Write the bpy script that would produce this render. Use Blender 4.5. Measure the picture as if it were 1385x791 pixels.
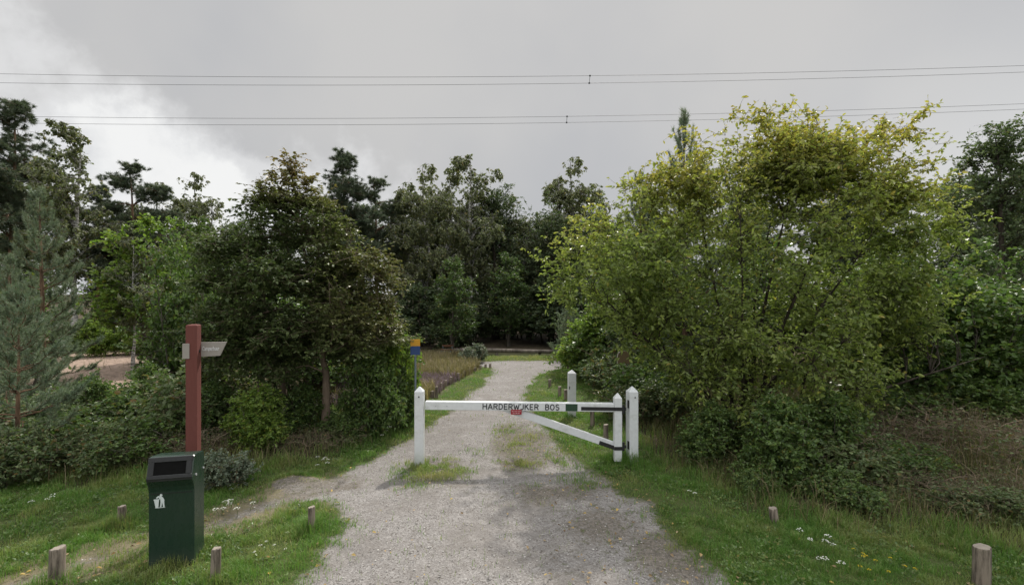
import bpy, math, random
import numpy as np
from mathutils import Vector, Matrix

for o in list(bpy.data.objects):
    bpy.data.objects.remove(o)
S = bpy.context.scene
COL = S.collection
R = math.radians

# ------------------------------------------------------------------ camera
cam_d = bpy.data.cameras.new("camera")
cam = bpy.data.objects.new("camera", cam_d)
COL.objects.link(cam)
cam.location = (0, 0, 2.5)
cam.rotation_euler = (R(90), 0, 0)
cam_d.sensor_width = 36
cam_d.lens = 18.0
cam_d.clip_start = 0.05
cam_d.clip_end = 3000
S.camera = cam

# ------------------------------------------------------------------ light
SUN_EL, SUN_AZ = 48.0, 20.0          # azimuth to the right of the view direction (+Y)
sd = bpy.data.lights.new("sun", 'SUN')
sd.energy = 4.2
sd.angle = R(1.6)
sd.color = (1.0, 0.94, 0.85)
sun = bpy.data.objects.new("sun", sd)
COL.objects.link(sun)
to_sun = Vector((math.sin(R(SUN_AZ)) * math.cos(R(SUN_EL)), math.cos(R(SUN_AZ)) * math.cos(R(SUN_EL)), math.sin(R(SUN_EL))))
sun.rotation_euler = to_sun.to_track_quat('Z', 'Y').to_euler()
sun.location = (10, 40, 60)

W = bpy.data.worlds.new("World")
S.world = W
W.use_nodes = True
wt = W.node_tree
wt.nodes.clear()


def N(t, typ, **kw):
    n = t.nodes.new(typ)
    for k, v in kw.items():
        if k == 'ins':
            for kk, vv in v.items():
                n.inputs[kk].default_value = vv
        else:
            setattr(n, k, v)
    return n


def math_n(t, op, a, b=None, c=None, clamp=False):
    n = t.nodes.new('ShaderNodeMath')
    n.operation = op
    n.use_clamp = clamp
    for i, v in enumerate((a, b, c)):
        if v is None:
            continue
        if isinstance(v, (int, float)):
            n.inputs[i].default_value = v
        else:
            t.links.new(v, n.inputs[i])
    return n.outputs[0]


def smooth(t, val, lo, hi, o0=0.0, o1=1.0):
    n = t.nodes.new('ShaderNodeMapRange')
    n.interpolation_type = 'SMOOTHSTEP'
    t.links.new(val, n.inputs[0])
    n.inputs[1].default_value = lo
    n.inputs[2].default_value = hi
    n.inputs[3].default_value = o0
    n.inputs[4].default_value = o1
    return n.outputs[0]


def mixc(t, fac, a, b, blend='MIX'):
    n = t.nodes.new('ShaderNodeMix')
    n.data_type = 'RGBA'
    n.blend_type = blend
    for i, v in ((0, fac), (6, a), (7, b)):
        if isinstance(v, (int, float)):
            n.inputs[i].default_value = v
        elif v is None:
            continue
        elif isinstance(v, tuple):
            n.inputs[i].default_value = (v[0], v[1], v[2], 1)
        else:
            t.links.new(v, n.inputs[i])
    return n.outputs[2]


def noise(t, vec, scale, detail=4, rough=0.55, dist=0.0):
    n = t.nodes.new('ShaderNodeTexNoise')
    n.inputs['Scale'].default_value = scale
    n.inputs['Detail'].default_value = detail
    n.inputs['Roughness'].default_value = rough
    n.inputs['Distortion'].default_value = dist
    if vec is not None:
        t.links.new(vec, n.inputs['Vector'])
    return n.outputs['Fac']


# overcast sky: Nishita seen through an almost closed grey cloud sheet, one bright cumulus bank low on the left
sky = N(wt, 'ShaderNodeTexSky', sky_type='NISHITA', sun_disc=False, sun_elevation=R(SUN_EL), sun_rotation=R(SUN_AZ))
tc = N(wt, 'ShaderNodeTexCoord')
D = tc.outputs['Generated']
sep = N(wt, 'ShaderNodeSeparateXYZ')
wt.links.new(D, sep.inputs[0])
az = math_n(wt, 'ARCTAN2', sep.outputs[0], sep.outputs[1])
el = math_n(wt, 'ARCSINE', sep.outputs[2])
n1 = noise(wt, D, 5.5, 8, 0.58)
n2 = noise(wt, D, 2.0, 4, 0.5)
n3 = noise(wt, D, 14.0, 6, 0.6)
# edge of the bank: falls towards the right
edge = math_n(wt, 'MULTIPLY_ADD', az, -0.56, -0.062)
wob = math_n(wt, 'MULTIPLY_ADD', n1, 0.42, -0.21)
wob2 = math_n(wt, 'MULTIPLY_ADD', n3, 0.12, -0.06)
edge = math_n(wt, 'MINIMUM', edge, 0.275)
f = math_n(wt, 'SUBTRACT', edge, el)
f = math_n(wt, 'ADD', f, wob)
f = math_n(wt, 'ADD', f, wob2)
bank = smooth(wt, f, -0.01, 0.055)
# bank only over the left part of the horizon
azm = smooth(wt, az, -0.22, 0.05, 1.0, 0.0)
azm2 = smooth(wt, az, -2.2, -1.2)
bank = math_n(wt, 'MULTIPLY', bank, azm)
bank = math_n(wt, 'MULTIPLY', bank, azm2)
shade = smooth(wt, n1, 0.36, 0.62)
greyv = smooth(wt, n2, 0.3, 0.7)
grey = mixc(wt, greyv, (0.50, 0.505, 0.52), (0.60, 0.592, 0.58))
# thinner and whiter towards the sun side low on the right
hor = smooth(wt, el, 0.05, 0.5, 1.0, 0.0)
rt = smooth(wt, az, 0.35, 0.85)
hr = math_n(wt, 'MULTIPLY', hor, rt)
grey = mixc(wt, hr, grey, (0.74, 0.74, 0.73))
# a second, thinner veil of cumulus lower down towards the middle
f2 = math_n(wt, 'SUBTRACT', math_n(wt, 'MULTIPLY_ADD', az, -0.22, 0.19), el)
f2 = math_n(wt, 'ADD', f2, math_n(wt, 'MULTIPLY_ADD', n1, 0.5, -0.25))
veil = smooth(wt, f2, -0.01, 0.08, 0.0, 0.75)
veil = math_n(wt, 'MULTIPLY', veil, smooth(wt, az, -0.12, 0.1, 1.0, 0.0))
veil = math_n(wt, 'MULTIPLY', veil, azm2)
grey = mixc(wt, veil, grey, (0.80, 0.80, 0.80))
white = mixc(wt, shade, (0.66, 0.67, 0.69), (0.92, 0.92, 0.91))
cloud = mixc(wt, bank, grey, white)
# an overcast sky is brighter towards the zenith; here boosted, also behind the camera out of view, as added fill light
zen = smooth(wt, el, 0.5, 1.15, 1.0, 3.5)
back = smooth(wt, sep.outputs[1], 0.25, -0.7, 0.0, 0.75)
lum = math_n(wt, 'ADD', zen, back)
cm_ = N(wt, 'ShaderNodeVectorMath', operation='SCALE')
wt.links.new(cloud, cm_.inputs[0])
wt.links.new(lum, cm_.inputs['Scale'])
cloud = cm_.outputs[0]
skyc = mixc(wt, 0.96, None, None)
skyn = wt.nodes[-1]
sc_ = N(wt, 'ShaderNodeMix', data_type='RGBA', blend_type='MULTIPLY')
sc_.inputs[0].default_value = 1
wt.links.new(sky.outputs[0], sc_.inputs[6])
sc_.inputs[7].default_value = (0.1, 0.1, 0.1, 1)
wt.links.new(sc_.outputs[2], skyn.inputs[6])
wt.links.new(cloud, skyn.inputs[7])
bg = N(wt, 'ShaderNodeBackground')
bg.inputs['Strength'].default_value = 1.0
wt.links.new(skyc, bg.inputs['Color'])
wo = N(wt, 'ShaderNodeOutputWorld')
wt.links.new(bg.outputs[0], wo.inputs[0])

vs = S.view_settings
vs.view_transform = 'Standard'
vs.look = 'None'
vs.exposure = 0.0
vs.gamma = 1.0
vs.use_curve_mapping = False
cy = S.cycles
cy.max_bounces = 7
cy.diffuse_bounces = 3
cy.glossy_bounces = 2
cy.transmission_bounces = 4
cy.transparent_max_bounces = 4
cy.caustics_reflective = False
cy.caustics_refractive = False
cy.use_denoising = True

# ------------------------------------------------------------------ helpers
FPX = 692.5
rs = np.random.RandomState


def px(x, d):                        # photo column at a distance -> world X
    return (x - FPX) / FPX * d


def pz(y, d):                        # photo row at a distance -> world Z
    return 2.5 + (395.5 - y) / FPX * d


def gp(x, y):                        # photo pixel on flat ground
    d = FPX * 2.5 / (y - 395.5)
    return ((x - FPX) / FPX * d, d)


def vnoise(x, y, seed=0):
    x = np.asarray(x, float)
    y = np.asarray(y, float)
    xi = np.floor(x).astype(np.int64)
    yi = np.floor(y).astype(np.int64)
    xf = x - xi
    yf = y - yi
    u = xf * xf * (3 - 2 * xf)
    v = yf * yf * (3 - 2 * yf)

    def h(a, b):
        n = (a * 374761393 + b * 668265263 + seed * 974634777) & 0x7fffffff
        n = ((n ^ (n >> 13)) * 1274126177) & 0x7fffffff
        return ((n ^ (n >> 16)) & 0xffff) / 65535.0
    return (h(xi, yi) * (1 - u) + h(xi + 1, yi) * u) * (1 - v) + (h(xi, yi + 1) * (1 - u) + h(xi + 1, yi + 1) * u) * v


def fbm(x, y, seed=0, o=4):
    s = 0
    a = 0.5
    t = 0
    for i in range(o):
        s = s + a * vnoise(x * 2 ** i, y * 2 ** i, seed + i * 17)
        t += a
        a *= 0.5
    return s / t


def poly_sd(x, y, P):
    """signed distance to polygon, positive inside"""
    P = np.array(P, float)
    x = np.asarray(x, float)
    y = np.asarray(y, float)
    dmin = np.full(x.shape, 1e9)
    ins = np.zeros(x.shape, bool)
    n = len(P)
    for i in range(n):
        ax, ay = P[i]
        bx, by = P[(i + 1) % n]
        ex, ey = bx - ax, by - ay
        t = np.clip(((x - ax) * ex + (y - ay) * ey) / (ex * ex + ey * ey + 1e-12), 0, 1)
        dmin = np.minimum(dmin, (x - ax - t * ex) ** 2 + (y - ay - t * ey) ** 2)
        c = ((ay > y) != (by > y)) & (x < (bx - ax) * (y - ay) / (by - ay + 1e-12) + ax)
        ins ^= c
    return np.where(ins, 1, -1) * np.sqrt(dmin)


def mesh_np(name, verts, faces, mats=(), midx=None, attrs=None, smooth_f=False):
    """faces: list of (M,k) int arrays"""
    me = bpy.data.meshes.new(name)
    verts = np.ascontiguousarray(verts, np.float32)
    me.vertices.add(len(verts))
    me.vertices.foreach_set('co', verts.ravel())
    faces = [f for f in faces if len(f)]
    loops = np.concatenate([f.ravel() for f in faces]).astype(np.int32)
    tot = np.concatenate([np.full(len(f), f.shape[1], np.int32) for f in faces])
    st = np.concatenate([[0], np.cumsum(tot)[:-1]]).astype(np.int32)
    me.loops.add(len(loops))
    me.loops.foreach_set('vertex_index', loops)
    me.polygons.add(len(tot))
    me.polygons.foreach_set('loop_start', st)
    try:
        me.polygons.foreach_set('loop_total', tot)
    except Exception:
        pass
    for m in mats:
        me.materials.append(m)
    if midx is not None:
        me.polygons.foreach_set('material_index', np.ascontiguousarray(midx, np.int32))
    me.polygons.foreach_set('use_smooth', np.full(len(tot), smooth_f, bool))
    if attrs:
        for k, v in attrs.items():
            a = me.attributes.new(k, 'FLOAT', 'POINT')
            a.data.foreach_set('value', np.ascontiguousarray(v, np.float32))
    me.update(calc_edges=True)
    return me


def tag(o, label=None, cat=None, group=None, kind=None):
    if label:
        o['label'] = label
    if cat:
        o['category'] = cat
    if group:
        o['group'] = group
    if kind:
        o['kind'] = kind
    return o


def link(name, me, parent=None, loc=(0, 0, 0), rz=0.0):
    o = bpy.data.objects.new(name, me)
    COL.objects.link(o)
    o.location = loc
    o.rotation_euler = (0, 0, rz)
    if parent:
        o.parent = parent
    return o


def thing(name, label, cat, loc=(0, 0, 0), rz=0.0, group=None, scale=None):
    o = bpy.data.objects.new(name, None)
    COL.objects.link(o)
    o.empty_display_size = 0.2
    o.location = loc
    o.rotation_euler = (0, 0, rz)
    if scale:
        o.scale = scale if isinstance(scale, tuple) else (scale,) * 3
    return tag(o, label, cat, group)


class MB:
    """collects bevel-less boxes, prisms, lathes and ribbons for one mesh"""

    def __init__(s):
        s.v = []
        s.f = []

    def add(s, vs_, fs_, M=None):
        b = len(s.v)
        for p in vs_:
            p = Vector(p)
            if M is not None:
                p = M @ p
            s.v.append(tuple(p))
        s.f += [tuple(b + i for i in f_) for f_ in fs_]

    def box(s, c, d, M=None, bev=0.0):
        x, y, z = d[0] / 2, d[1] / 2, d[2] / 2
        if bev <= 0:
            vv = [(c[0] + i * x, c[1] + j * y, c[2] + k * z) for k in (-1, 1) for j in (-1, 1) for i in (-1, 1)]
            s.add(vv, [(0, 2, 3, 1), (4, 5, 7, 6), (0, 1, 5, 4), (2, 6, 7, 3), (0, 4, 6, 2), (1, 3, 7, 5)], M)
        else:
            # chamfered vertical edges and top/bottom rims
            def ring(zz, ins):
                xx, yy = x - ins, y - ins
                b = bev
                return [(c[0] + a, c[1] + e, c[2] + zz) for a, e in ((-xx + b, -yy), (xx - b, -yy), (xx, -yy + b), (xx, yy - b), (xx - b, yy), (-xx + b, yy), (-xx, yy - b), (-xx, -yy + b))]
            rings = [ring(-z, bev * .7), ring(-z + bev, 0), ring(z - bev, 0), ring(z, bev * .7)]
            s.loft(rings, M)

    def loft(s, rings, M=None, cap=True):
        n = len(rings[0])
        vv = [p for r in rings for p in r]
        ff = []
        for i in range(len(rings) - 1):
            for j in range(n):
                k = (j + 1) % n
                ff.append((i * n + j, i * n + k, (i + 1) * n + k, (i + 1) * n + j))
        if cap:
            ff.append(tuple(range(n - 1, -1, -1)))
            ff.append(tuple((len(rings) - 1) * n + j for j in range(n)))
        s.add(vv, ff, M)

    def prism(s, poly, y0, y1, M=None):
        """polygon in XZ extruded along Y (ccw seen from -Y)"""
        n = len(poly)
        vv = [(p[0], y0, p[1]) for p in poly] + [(p[0], y1, p[1]) for p in poly]
        ff = [tuple(range(n)), tuple(range(2 * n - 1, n - 1, -1))]
        for j in range(n):
            k = (j + 1) % n
            ff.append((j, n + j, n + k, k))
        s.add(vv, ff, M)

    def stroke(s, pts, w, y0, y1, M=None):
        """a polyline in XZ as a raised ribbon"""
        n = len(pts)
        L, Rr = [], []
        for i in range(n):
            a = Vector(pts[max(0, i - 1)])
            b = Vector(pts[min(n - 1, i + 1)])
            t = (b - a).normalized()
            nn = Vector((-t[1], t[0])) * w / 2
            p = Vector(pts[i])
            L.append(tuple(p + nn))
            Rr.append(tuple(p - nn))
        for i in range(n - 1):
            s.prism([Rr[i], Rr[i + 1], L[i + 1], L[i]], y0, y1, M)

    def cyl(s, p0, p1, r0, r1=None, n=12):
        r1 = r0 if r1 is None else r1
        p0, p1 = Vector(p0), Vector(p1)
        t = (p1 - p0).normalized()
        u = t.orthogonal().normalized()
        w = t.cross(u)
        rings = []
        for p, r in ((p0, r0), (p1, r1)):
            rings.append([tuple(p + u * math.cos(2 * math.pi * k / n) * r + w * math.sin(2 * math.pi * k / n) * r) for k in range(n)])
        s.loft(rings)

    def mesh(s, name, mat, sm=False):
        me = bpy.data.meshes.new(name)
        me.from_pydata(s.v, [], s.f)
        me.materials.append(mat)
        if sm:
            me.polygons.foreach_set('use_smooth', [True] * len(me.polygons))
        me.update()
        return me

    def part(s, name, mat, parent, sm=False):
        o = bpy.data.objects.new(name, s.mesh(name, mat, sm))
        COL.objects.link(o)
        o.parent = parent
        return o


# ------------------------------------------------------------------ materials
def newmat(name):
    m = bpy.data.materials.new(name)
    m.use_nodes = True
    t = m.node_tree
    t.nodes.clear()
    out = N(t, 'ShaderNodeOutputMaterial')
    return m, t, out


def leaf_mat(name, dark, light, warm=(0.3, 0.22, 0.03), trans=0.35, rough=0.42, tr_gain=1.5, spec=0.45, objvar=0.25):
    m, t, out = newmat(name)
    a = N(t, 'ShaderNodeAttribute', attribute_name='tint')
    w = N(t, 'ShaderNodeAttribute', attribute_name='warm')
    oi = N(t, 'ShaderNodeObjectInfo')
    fac = math_n(t, 'MULTIPLY_ADD', oi.outputs['Random'], objvar, a.outputs['Fac'])
    fac = math_n(t, 'ADD', fac, -objvar / 2, clamp=True)
    c = mixc(t, fac, dark, light)
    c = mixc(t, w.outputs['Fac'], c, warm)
    p = N(t, 'ShaderNodeBsdfPrincipled')
    t.links.new(c, p.inputs['Base Color'])
    p.inputs['Roughness'].default_value = rough
    p.inputs['Specular IOR Level'].default_value = spec
    tr = N(t, 'ShaderNodeBsdfTranslucent')
    g = N(t, 'ShaderNodeMix', data_type='RGBA', blend_type='MULTIPLY')
    g.inputs[0].default_value = 1
    t.links.new(c, g.inputs[6])
    g.inputs[7].default_value = (tr_gain * 0.98, tr_gain * 1.1, tr_gain * 0.62, 1)
    t.links.new(g.outputs[2], tr.inputs['Color'])
    mx = N(t, 'ShaderNodeMixShader')
    mx.inputs[0].default_value = trans
    t.links.new(p.outputs[0], mx.inputs[1])
    t.links.new(tr.outputs[0], mx.inputs[2])
    t.links.new(mx.outputs[0], out.inputs[0])
    return m


def bark_mat(name, a, b, scale=9.0, bump=0.5, stretch=0.25):
    m, t, out = newmat(name)
    tcn = N(t, 'ShaderNodeTexCoord')
    mp = N(t, 'ShaderNodeMapping')
    mp.inputs['Scale'].default_value = (1, 1, stretch)
    t.links.new(tcn.outputs['Object'], mp.inputs[0])
    n = noise(t, mp.outputs[0], scale, 6, 0.65)
    fac = smooth(t, n, 0.35, 0.65)
    c = mixc(t, fac, a, b)
    p = N(t, 'ShaderNodeBsdfPrincipled')
    p.inputs['Roughness'].default_value = 0.9
    p.inputs['Specular IOR Level'].default_value = 0.2
    t.links.new(c, p.inputs['Base Color'])
    bp = N(t, 'ShaderNodeBump')
    bp.inputs['Strength'].default_value = bump
    bp.inputs['Distance'].default_value = 0.02
    t.links.new(n, bp.inputs['Height'])
    t.links.new(bp.outputs[0], p.inputs['Normal'])
    t.links.new(p.outputs[0], out.inputs[0])
    return m


def paint_mat(name, col, rough=0.5, dirt=(0.1, 0.09, 0.07), damt=0.25, dscale=6.0, spec=0.5, grain=0.0, low=None, stretch=(1, 1, 1)):
    """painted or stained surface with faint weathering; low = height under which splash dirt gathers"""
    m, t, out = newmat(name)
    tcn = N(t, 'ShaderNodeTexCoord')
    mp = N(t, 'ShaderNodeMapping')
    mp.inputs['Scale'].default_value = stretch
    t.links.new(tcn.outputs['Object'], mp.inputs[0])
    n = noise(t, mp.outputs[0], dscale, 7, 0.65)
    fac = smooth(t, n, 0.5, 0.78, 0, damt)
    c = mixc(t, fac, col, dirt)
    n2_ = noise(t, mp.outputs[0], dscale * 5, 5, 0.6)
    c = mixc(t, smooth(t, n2_, 0.3, 0.7, 0, 0.16), c, tuple(x * 0.6 for x in col))
    if low:
        g = N(t, 'ShaderNodeNewGeometry')
        sp = N(t, 'ShaderNodeSeparateXYZ')
        t.links.new(g.outputs['Position'], sp.inputs[0])
        zz = math_n(t, 'MULTIPLY_ADD', n, 0.3, sp.outputs[2])
        c = mixc(t, smooth(t, zz, low + 0.05, low + 0.3, 0.55, 0.0), c, dirt)
    p = N(t, 'ShaderNodeBsdfPrincipled')
    p.inputs['Specular IOR Level'].default_value = spec
    t.links.new(c, p.inputs['Base Color'])
    t.links.new(smooth(t, n2_, 0.3, 0.7, rough - 0.07, rough + 0.1), p.inputs['Roughness'])
    if grain:
        bp = N(t, 'ShaderNodeBump')
        bp.inputs['Strength'].default_value = grain
        bp.inputs['Distance'].default_value = 0.004
        t.links.new(n2_, bp.inputs['Height'])
        t.links.new(bp.outputs[0], p.inputs['Normal'])
    t.links.new(p.outputs[0], out.inputs[0])
    return m


M = {}
M['bark_grey'] = bark_mat('bark_grey', (0.05, 0.042, 0.035), (0.13, 0.115, 0.095))
M['bark_dark'] = bark_mat('bark_dark', (0.025, 0.02, 0.016), (0.07, 0.058, 0.045))
M['bark_pine'] = bark_mat('bark_pine', (0.07, 0.045, 0.03), (0.2, 0.125, 0.08))
M['bark_beech'] = bark_mat('bark_beech', (0.10, 0.075, 0.055), (0.2, 0.155, 0.115), 5, 0.25)
M['bark_birch'] = bark_mat('bark_birch', (0.06, 0.055, 0.05), (0.5, 0.49, 0.46), 6, 0.2, 2.5)
M['twig_dead'] = bark_mat('twig_dead', (0.10, 0.08, 0.055), (0.25, 0.195, 0.14), 8)
M['leaf_cherry'] = leaf_mat('leaf_cherry', (0.105, 0.15, 0.046), (0.275, 0.32, 0.085), (0.40, 0.30, 0.075), 0.38, 0.42, 1.7, 0.4)
M['leaf_beech'] = leaf_mat('leaf_beech', (0.042, 0.07, 0.03), (0.12, 0.155, 0.055), (0.27, 0.165, 0.058), 0.28, 0.45, 1.5, 0.35)
M['leaf_oak'] = leaf_mat('leaf_oak', (0.065, 0.12, 0.024), (0.20, 0.28, 0.05), (0.22, 0.2, 0.03), 0.38, 0.45, 1.7, 0.4)
M['leaf_dark'] = leaf_mat('leaf_dark', (0.052, 0.08, 0.046), (0.125, 0.165, 0.08), (0.14, 0.12, 0.05), 0.34, 0.5, 1.4, 0.3)
M['leaf_birch'] = leaf_mat('leaf_birch', (0.078, 0.098, 0.05), (0.195, 0.215, 0.10), (0.2, 0.15, 0.05), 0.32, 0.5, 1.5, 0.3)
M['leaf_bramble'] = leaf_mat('leaf_bramble', (0.048, 0.08, 0.034), (0.14, 0.185, 0.072), (0.2, 0.12, 0.05), 0.3, 0.5, 1.5, 0.35)
M['leaf_nettle'] = leaf_mat('leaf_nettle', (0.042, 0.082, 0.024), (0.13, 0.2, 0.052), (0.16, 0.15, 0.03), 0.3, 0.4, 1.6, 0.4)
M['leaf_grey'] = leaf_mat('leaf_grey', (0.075, 0.105, 0.07), (0.19, 0.235, 0.165), (0.2, 0.18, 0.1), 0.25, 0.45, 1.2, 0.4)
M['needle_blue'] = leaf_mat('needle_blue', (0.10, 0.15, 0.10), (0.25, 0.305, 0.205), (0.15, 0.1, 0.05), 0.2, 0.5, 1.2, 0.35)
M['needle_dark'] = leaf_mat('needle_dark', (0.06, 0.088, 0.06), (0.14, 0.175, 0.11), (0.1, 0.07, 0.035), 0.18, 0.55, 1.1, 0.3)
M['grass'] = leaf_mat('grass', (0.06, 0.135, 0.028), (0.155, 0.28, 0.06), (0.31, 0.28, 0.13), 0.4, 0.5, 1.4, 0.3, 0)
M['dry_grass'] = leaf_mat('dry_grass', (0.14, 0.115, 0.07), (0.32, 0.255, 0.155), (0.08, 0.10, 0.03), 0.35, 0.6, 1.2, 0.2, 0)
M['heather'] = leaf_mat('heather', (0.10, 0.085, 0.065), (0.27, 0.185, 0.28), (0.16, 0.13, 0.08), 0.25, 0.7, 1.1, 0.2, 0)
M['petal_white'] = leaf_mat('petal_white', (0.7, 0.7, 0.66), (0.85, 0.85, 0.82), (0.8, 0.75, 0.6), 0.3, 0.6, 1.0, 0.2)
M['petal_yellow'] = leaf_mat('petal_yellow', (0.7, 0.5, 0.02), (0.8, 0.62, 0.04), (0.8, 0.5, 0.0), 0.3, 0.6, 1.0, 0.2)
M['litter'] = leaf_mat('litter', (0.14, 0.09, 0.05), (0.42, 0.32, 0.2), (0.5, 0.36, 0.1), 0.15, 0.7, 1.0, 0.2)


# stones
def stone_mat():
    m, t, out = newmat('stone')
    a = N(t, 'ShaderNodeAttribute', attribute_name='tint')
    c = mixc(t, a.outputs['Fac'], (0.13, 0.12, 0.11), (0.5, 0.48, 0.45))
    p = N(t, 'ShaderNodeBsdfPrincipled')
    p.inputs['Roughness'].default_value = 0.85
    t.links.new(c, p.inputs['Base Color'])
    t.links.new(p.outputs[0], out.inputs[0])
    return m


M['stone'] = stone_mat()


def ground_mat():
    m, t, out = newmat('ground_cover')
    g = N(t, 'ShaderNodeNewGeometry')
    P = g.outputs['Position']

    def at(nm):
        return N(t, 'ShaderNodeAttribute', attribute_name=nm).outputs['Fac']
    gravel, dirt, heath, wood = at('gravel'), at('dirt'), at('heath'), at('wood')
    # turf underlay
    nA = noise(t, P, 3.0, 6, 0.6)
    nB = noise(t, P, 35.0, 5, 0.65)
    turf = mixc(t, smooth(t, nA, 0.3, 0.7), (0.045, 0.07, 0.02), (0.075, 0.095, 0.03))
    turf = mixc(t, smooth(t, nB, 0.52, 0.72), turf, (0.12, 0.10, 0.06))
    # forest floor
    nC = noise(t, P, 6.0, 7, 0.7)
    floor = mixc(t, smooth(t, nC, 0.35, 0.65), (0.04, 0.031, 0.022), (0.10, 0.077, 0.052))
    floor = mixc(t, smooth(t, nA, 0.5, 0.75), floor, (0.045, 0.06, 0.02))
    c = mixc(t, wood, turf, floor)
    # heath with bleached litter
    hc = mixc(t, smooth(t, nC, 0.35, 0.62), (0.22, 0.165, 0.13), (0.36, 0.27, 0.215))
    c = mixc(t, heath, c, hc)
    # gravel: crushed stone, several sizes
    v1 = N(t, 'ShaderNodeTexVoronoi', ins={'Scale': 78.0, 'Randomness': 1.0})
    t.links.new(P, v1.inputs['Vector'])
    v2 = N(t, 'ShaderNodeTexVoronoi', ins={'Scale': 190.0, 'Randomness': 1.0})
    t.links.new(P, v2.inputs['Vector'])
    bw = N(t, 'ShaderNodeSeparateColor')
    t.links.new(v1.outputs['Color'], bw.inputs[0])
    bw2 = N(t, 'ShaderNodeSeparateColor')
    t.links.new(v2.outputs['Color'], bw2.inputs[0])
    gc = mixc(t, bw2.outputs[0], (0.15, 0.141, 0.134), (0.285, 0.27, 0.258))
    gc = mixc(t, smooth(t, bw.outputs[0], 0.6, 0.95, 0, .7), gc, (0.37, 0.355, 0.34))
    gc = mixc(t, smooth(t, bw.outputs[1], 0.86, 0.97), gc, (0.10, 0.088, 0.075))
    lump = noise(t, P, 22.0, 6, 0.7)
    gc = mixc(t, smooth(t, lump, 0.56, 0.70, 0, 0.62), gc, (0.115, 0.107, 0.097))
    nD = noise(t, P, 1.3, 6, 0.65)
    gc = mixc(t, smooth(t, nD, 0.38, 0.66, 0.0, 0.6), gc, (0.175, 0.16, 0.146))
    nE = noise(t, P, 4.5, 7, 0.7)
    gc = mixc(t, smooth(t, nE, 0.54, 0.68, 0.0, 0.5), gc, (0.135, 0.123, 0.11))
    gc = mixc(t, smooth(t, nE, 0.44, 0.34, 0.0, 0.35), gc, (0.37, 0.352, 0.335))
    # trodden soil between the stones
    dc = mixc(t, smooth(t, nB, 0.35, 0.65), (0.07, 0.06, 0.046), (0.19, 0.165, 0.135))
    dn = math_n(t, 'MULTIPLY_ADD', lump, 1.1, -0.55)
    dn = math_n(t, 'ADD', dn, math_n(t, 'MULTIPLY_ADD', nD, 0.8, -0.4))
    dfac = smooth(t, math_n(t, 'ADD', dirt, dn), 0.35, 0.75)
    gc = mixc(t, math_n(t, 'MULTIPLY', dfac, 0.75), gc, dc)
    # moss and flattened weeds in it
    moss = mixc(t, nB, (0.05, 0.065, 0.022), (0.11, 0.115, 0.05))
    n_m = noise(t, P, 9.0, 7, 0.75)
    mfac = math_n(t, 'MULTIPLY', smooth(t, n_m, 0.53, 0.66), smooth(t, dirt, 0.15, 0.6))
    gc = mixc(t, math_n(t, 'MULTIPLY', mfac, 0.8), gc, moss)
    gf = smooth(t, math_n(t, 'ADD', gravel, math_n(t, 'MULTIPLY_ADD', lump, 0.9, -0.45)), 0.38, 0.62)
    c = mixc(t, gf, c, gc)
    p = N(t, 'ShaderNodeBsdfPrincipled')
    p.inputs['Roughness'].default_value = 0.95
    p.inputs['Specular IOR Level'].default_value = 0.15
    t.links.new(c, p.inputs['Base Color'])
    hgt = math_n(t, 'ADD', math_n(t, 'MULTIPLY', v1.outputs['Distance'], -0.7), math_n(t, 'MULTIPLY', lump, 1.6))
    hgt = math_n(t, 'ADD', hgt, math_n(t, 'MULTIPLY', v2.outputs['Distance'], -0.35))
    bp = N(t, 'ShaderNodeBump')
    bp.inputs['Strength'].default_value = 0.6
    bp.inputs['Distance'].default_value = 0.018
    t.links.new(hgt, bp.inputs['Height'])
    t.links.new(bp.outputs[0], p.inputs['Normal'])
    t.links.new(p.outputs[0], out.inputs[0])
    return m


M['ground'] = ground_mat()
M['white_paint'] = paint_mat('white_paint', (0.62, 0.64, 0.65), 0.5, (0.24, 0.26, 0.20), 0.5, 5.0, 0.4, 0.3, low=0.08)
M['black_iron'] = paint_mat('black_iron', (0.01, 0.01, 0.011), 0.6, (0.08, 0.06, 0.05), 0.3, 20, 0.5, 0.2)
M['green_paint'] = paint_mat('green_paint', (0.012, 0.045, 0.02), 0.5, (0.1, 0.1, 0.08), 0.2, 12)
M['letter_black'] = paint_mat('letter_black', (0.02, 0.021, 0.024), 0.6, (0.2, 0.2, 0.2), 0.25, 30)
M['red_plate'] = paint_mat('red_plate', (0.28, 0.012, 0.022), 0.4, (0.15, 0.08, 0.08), 0.2, 30)
M['plate_white'] = paint_mat('plate_white', (0.62, 0.5, 0.5), 0.5, (0.3, 0.2, 0.2), 0.3, 60)
M['bin_green'] = paint_mat('bin_green', (0.014, 0.032, 0.023), 0.27, (0.07, 0.08, 0.065), 0.35, 3.5, 0.5, 0.0, low=0.02, stretch=(1, 1, 0.35))
M['bin_black'] = paint_mat('bin_black', (0.009, 0.01, 0.011), 0.5, (0.06, 0.06, 0.06), 0.25, 6, 0.5)
M['hole_shade'] = paint_mat('hole_shade', (0.006, 0.006, 0.006), 0.9, (0.01, 0.01, 0.01), 0.1, 6, 0.1)
M['emblem'] = paint_mat('emblem', (0.62, 0.68, 0.68), 0.5, (0.3, 0.33, 0.33), 0.35, 25)
M['steel'] = paint_mat('steel', (0.4, 0.41, 0.42), 0.35, (0.2, 0.18, 0.15), 0.3, 15)
M['red_wood'] = paint_mat('red_wood', (0.14, 0.047, 0.039), 0.7, (0.075, 0.04, 0.036), 0.75, 11.0, 0.25, 0.6, stretch=(1, 1, 0.12))
M['sign_grey'] = paint_mat('sign_grey', (0.30, 0.275, 0.25), 0.6, (0.32, 0.30, 0.24), 0.4, 5.0, 0.3, 0.3)
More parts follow.
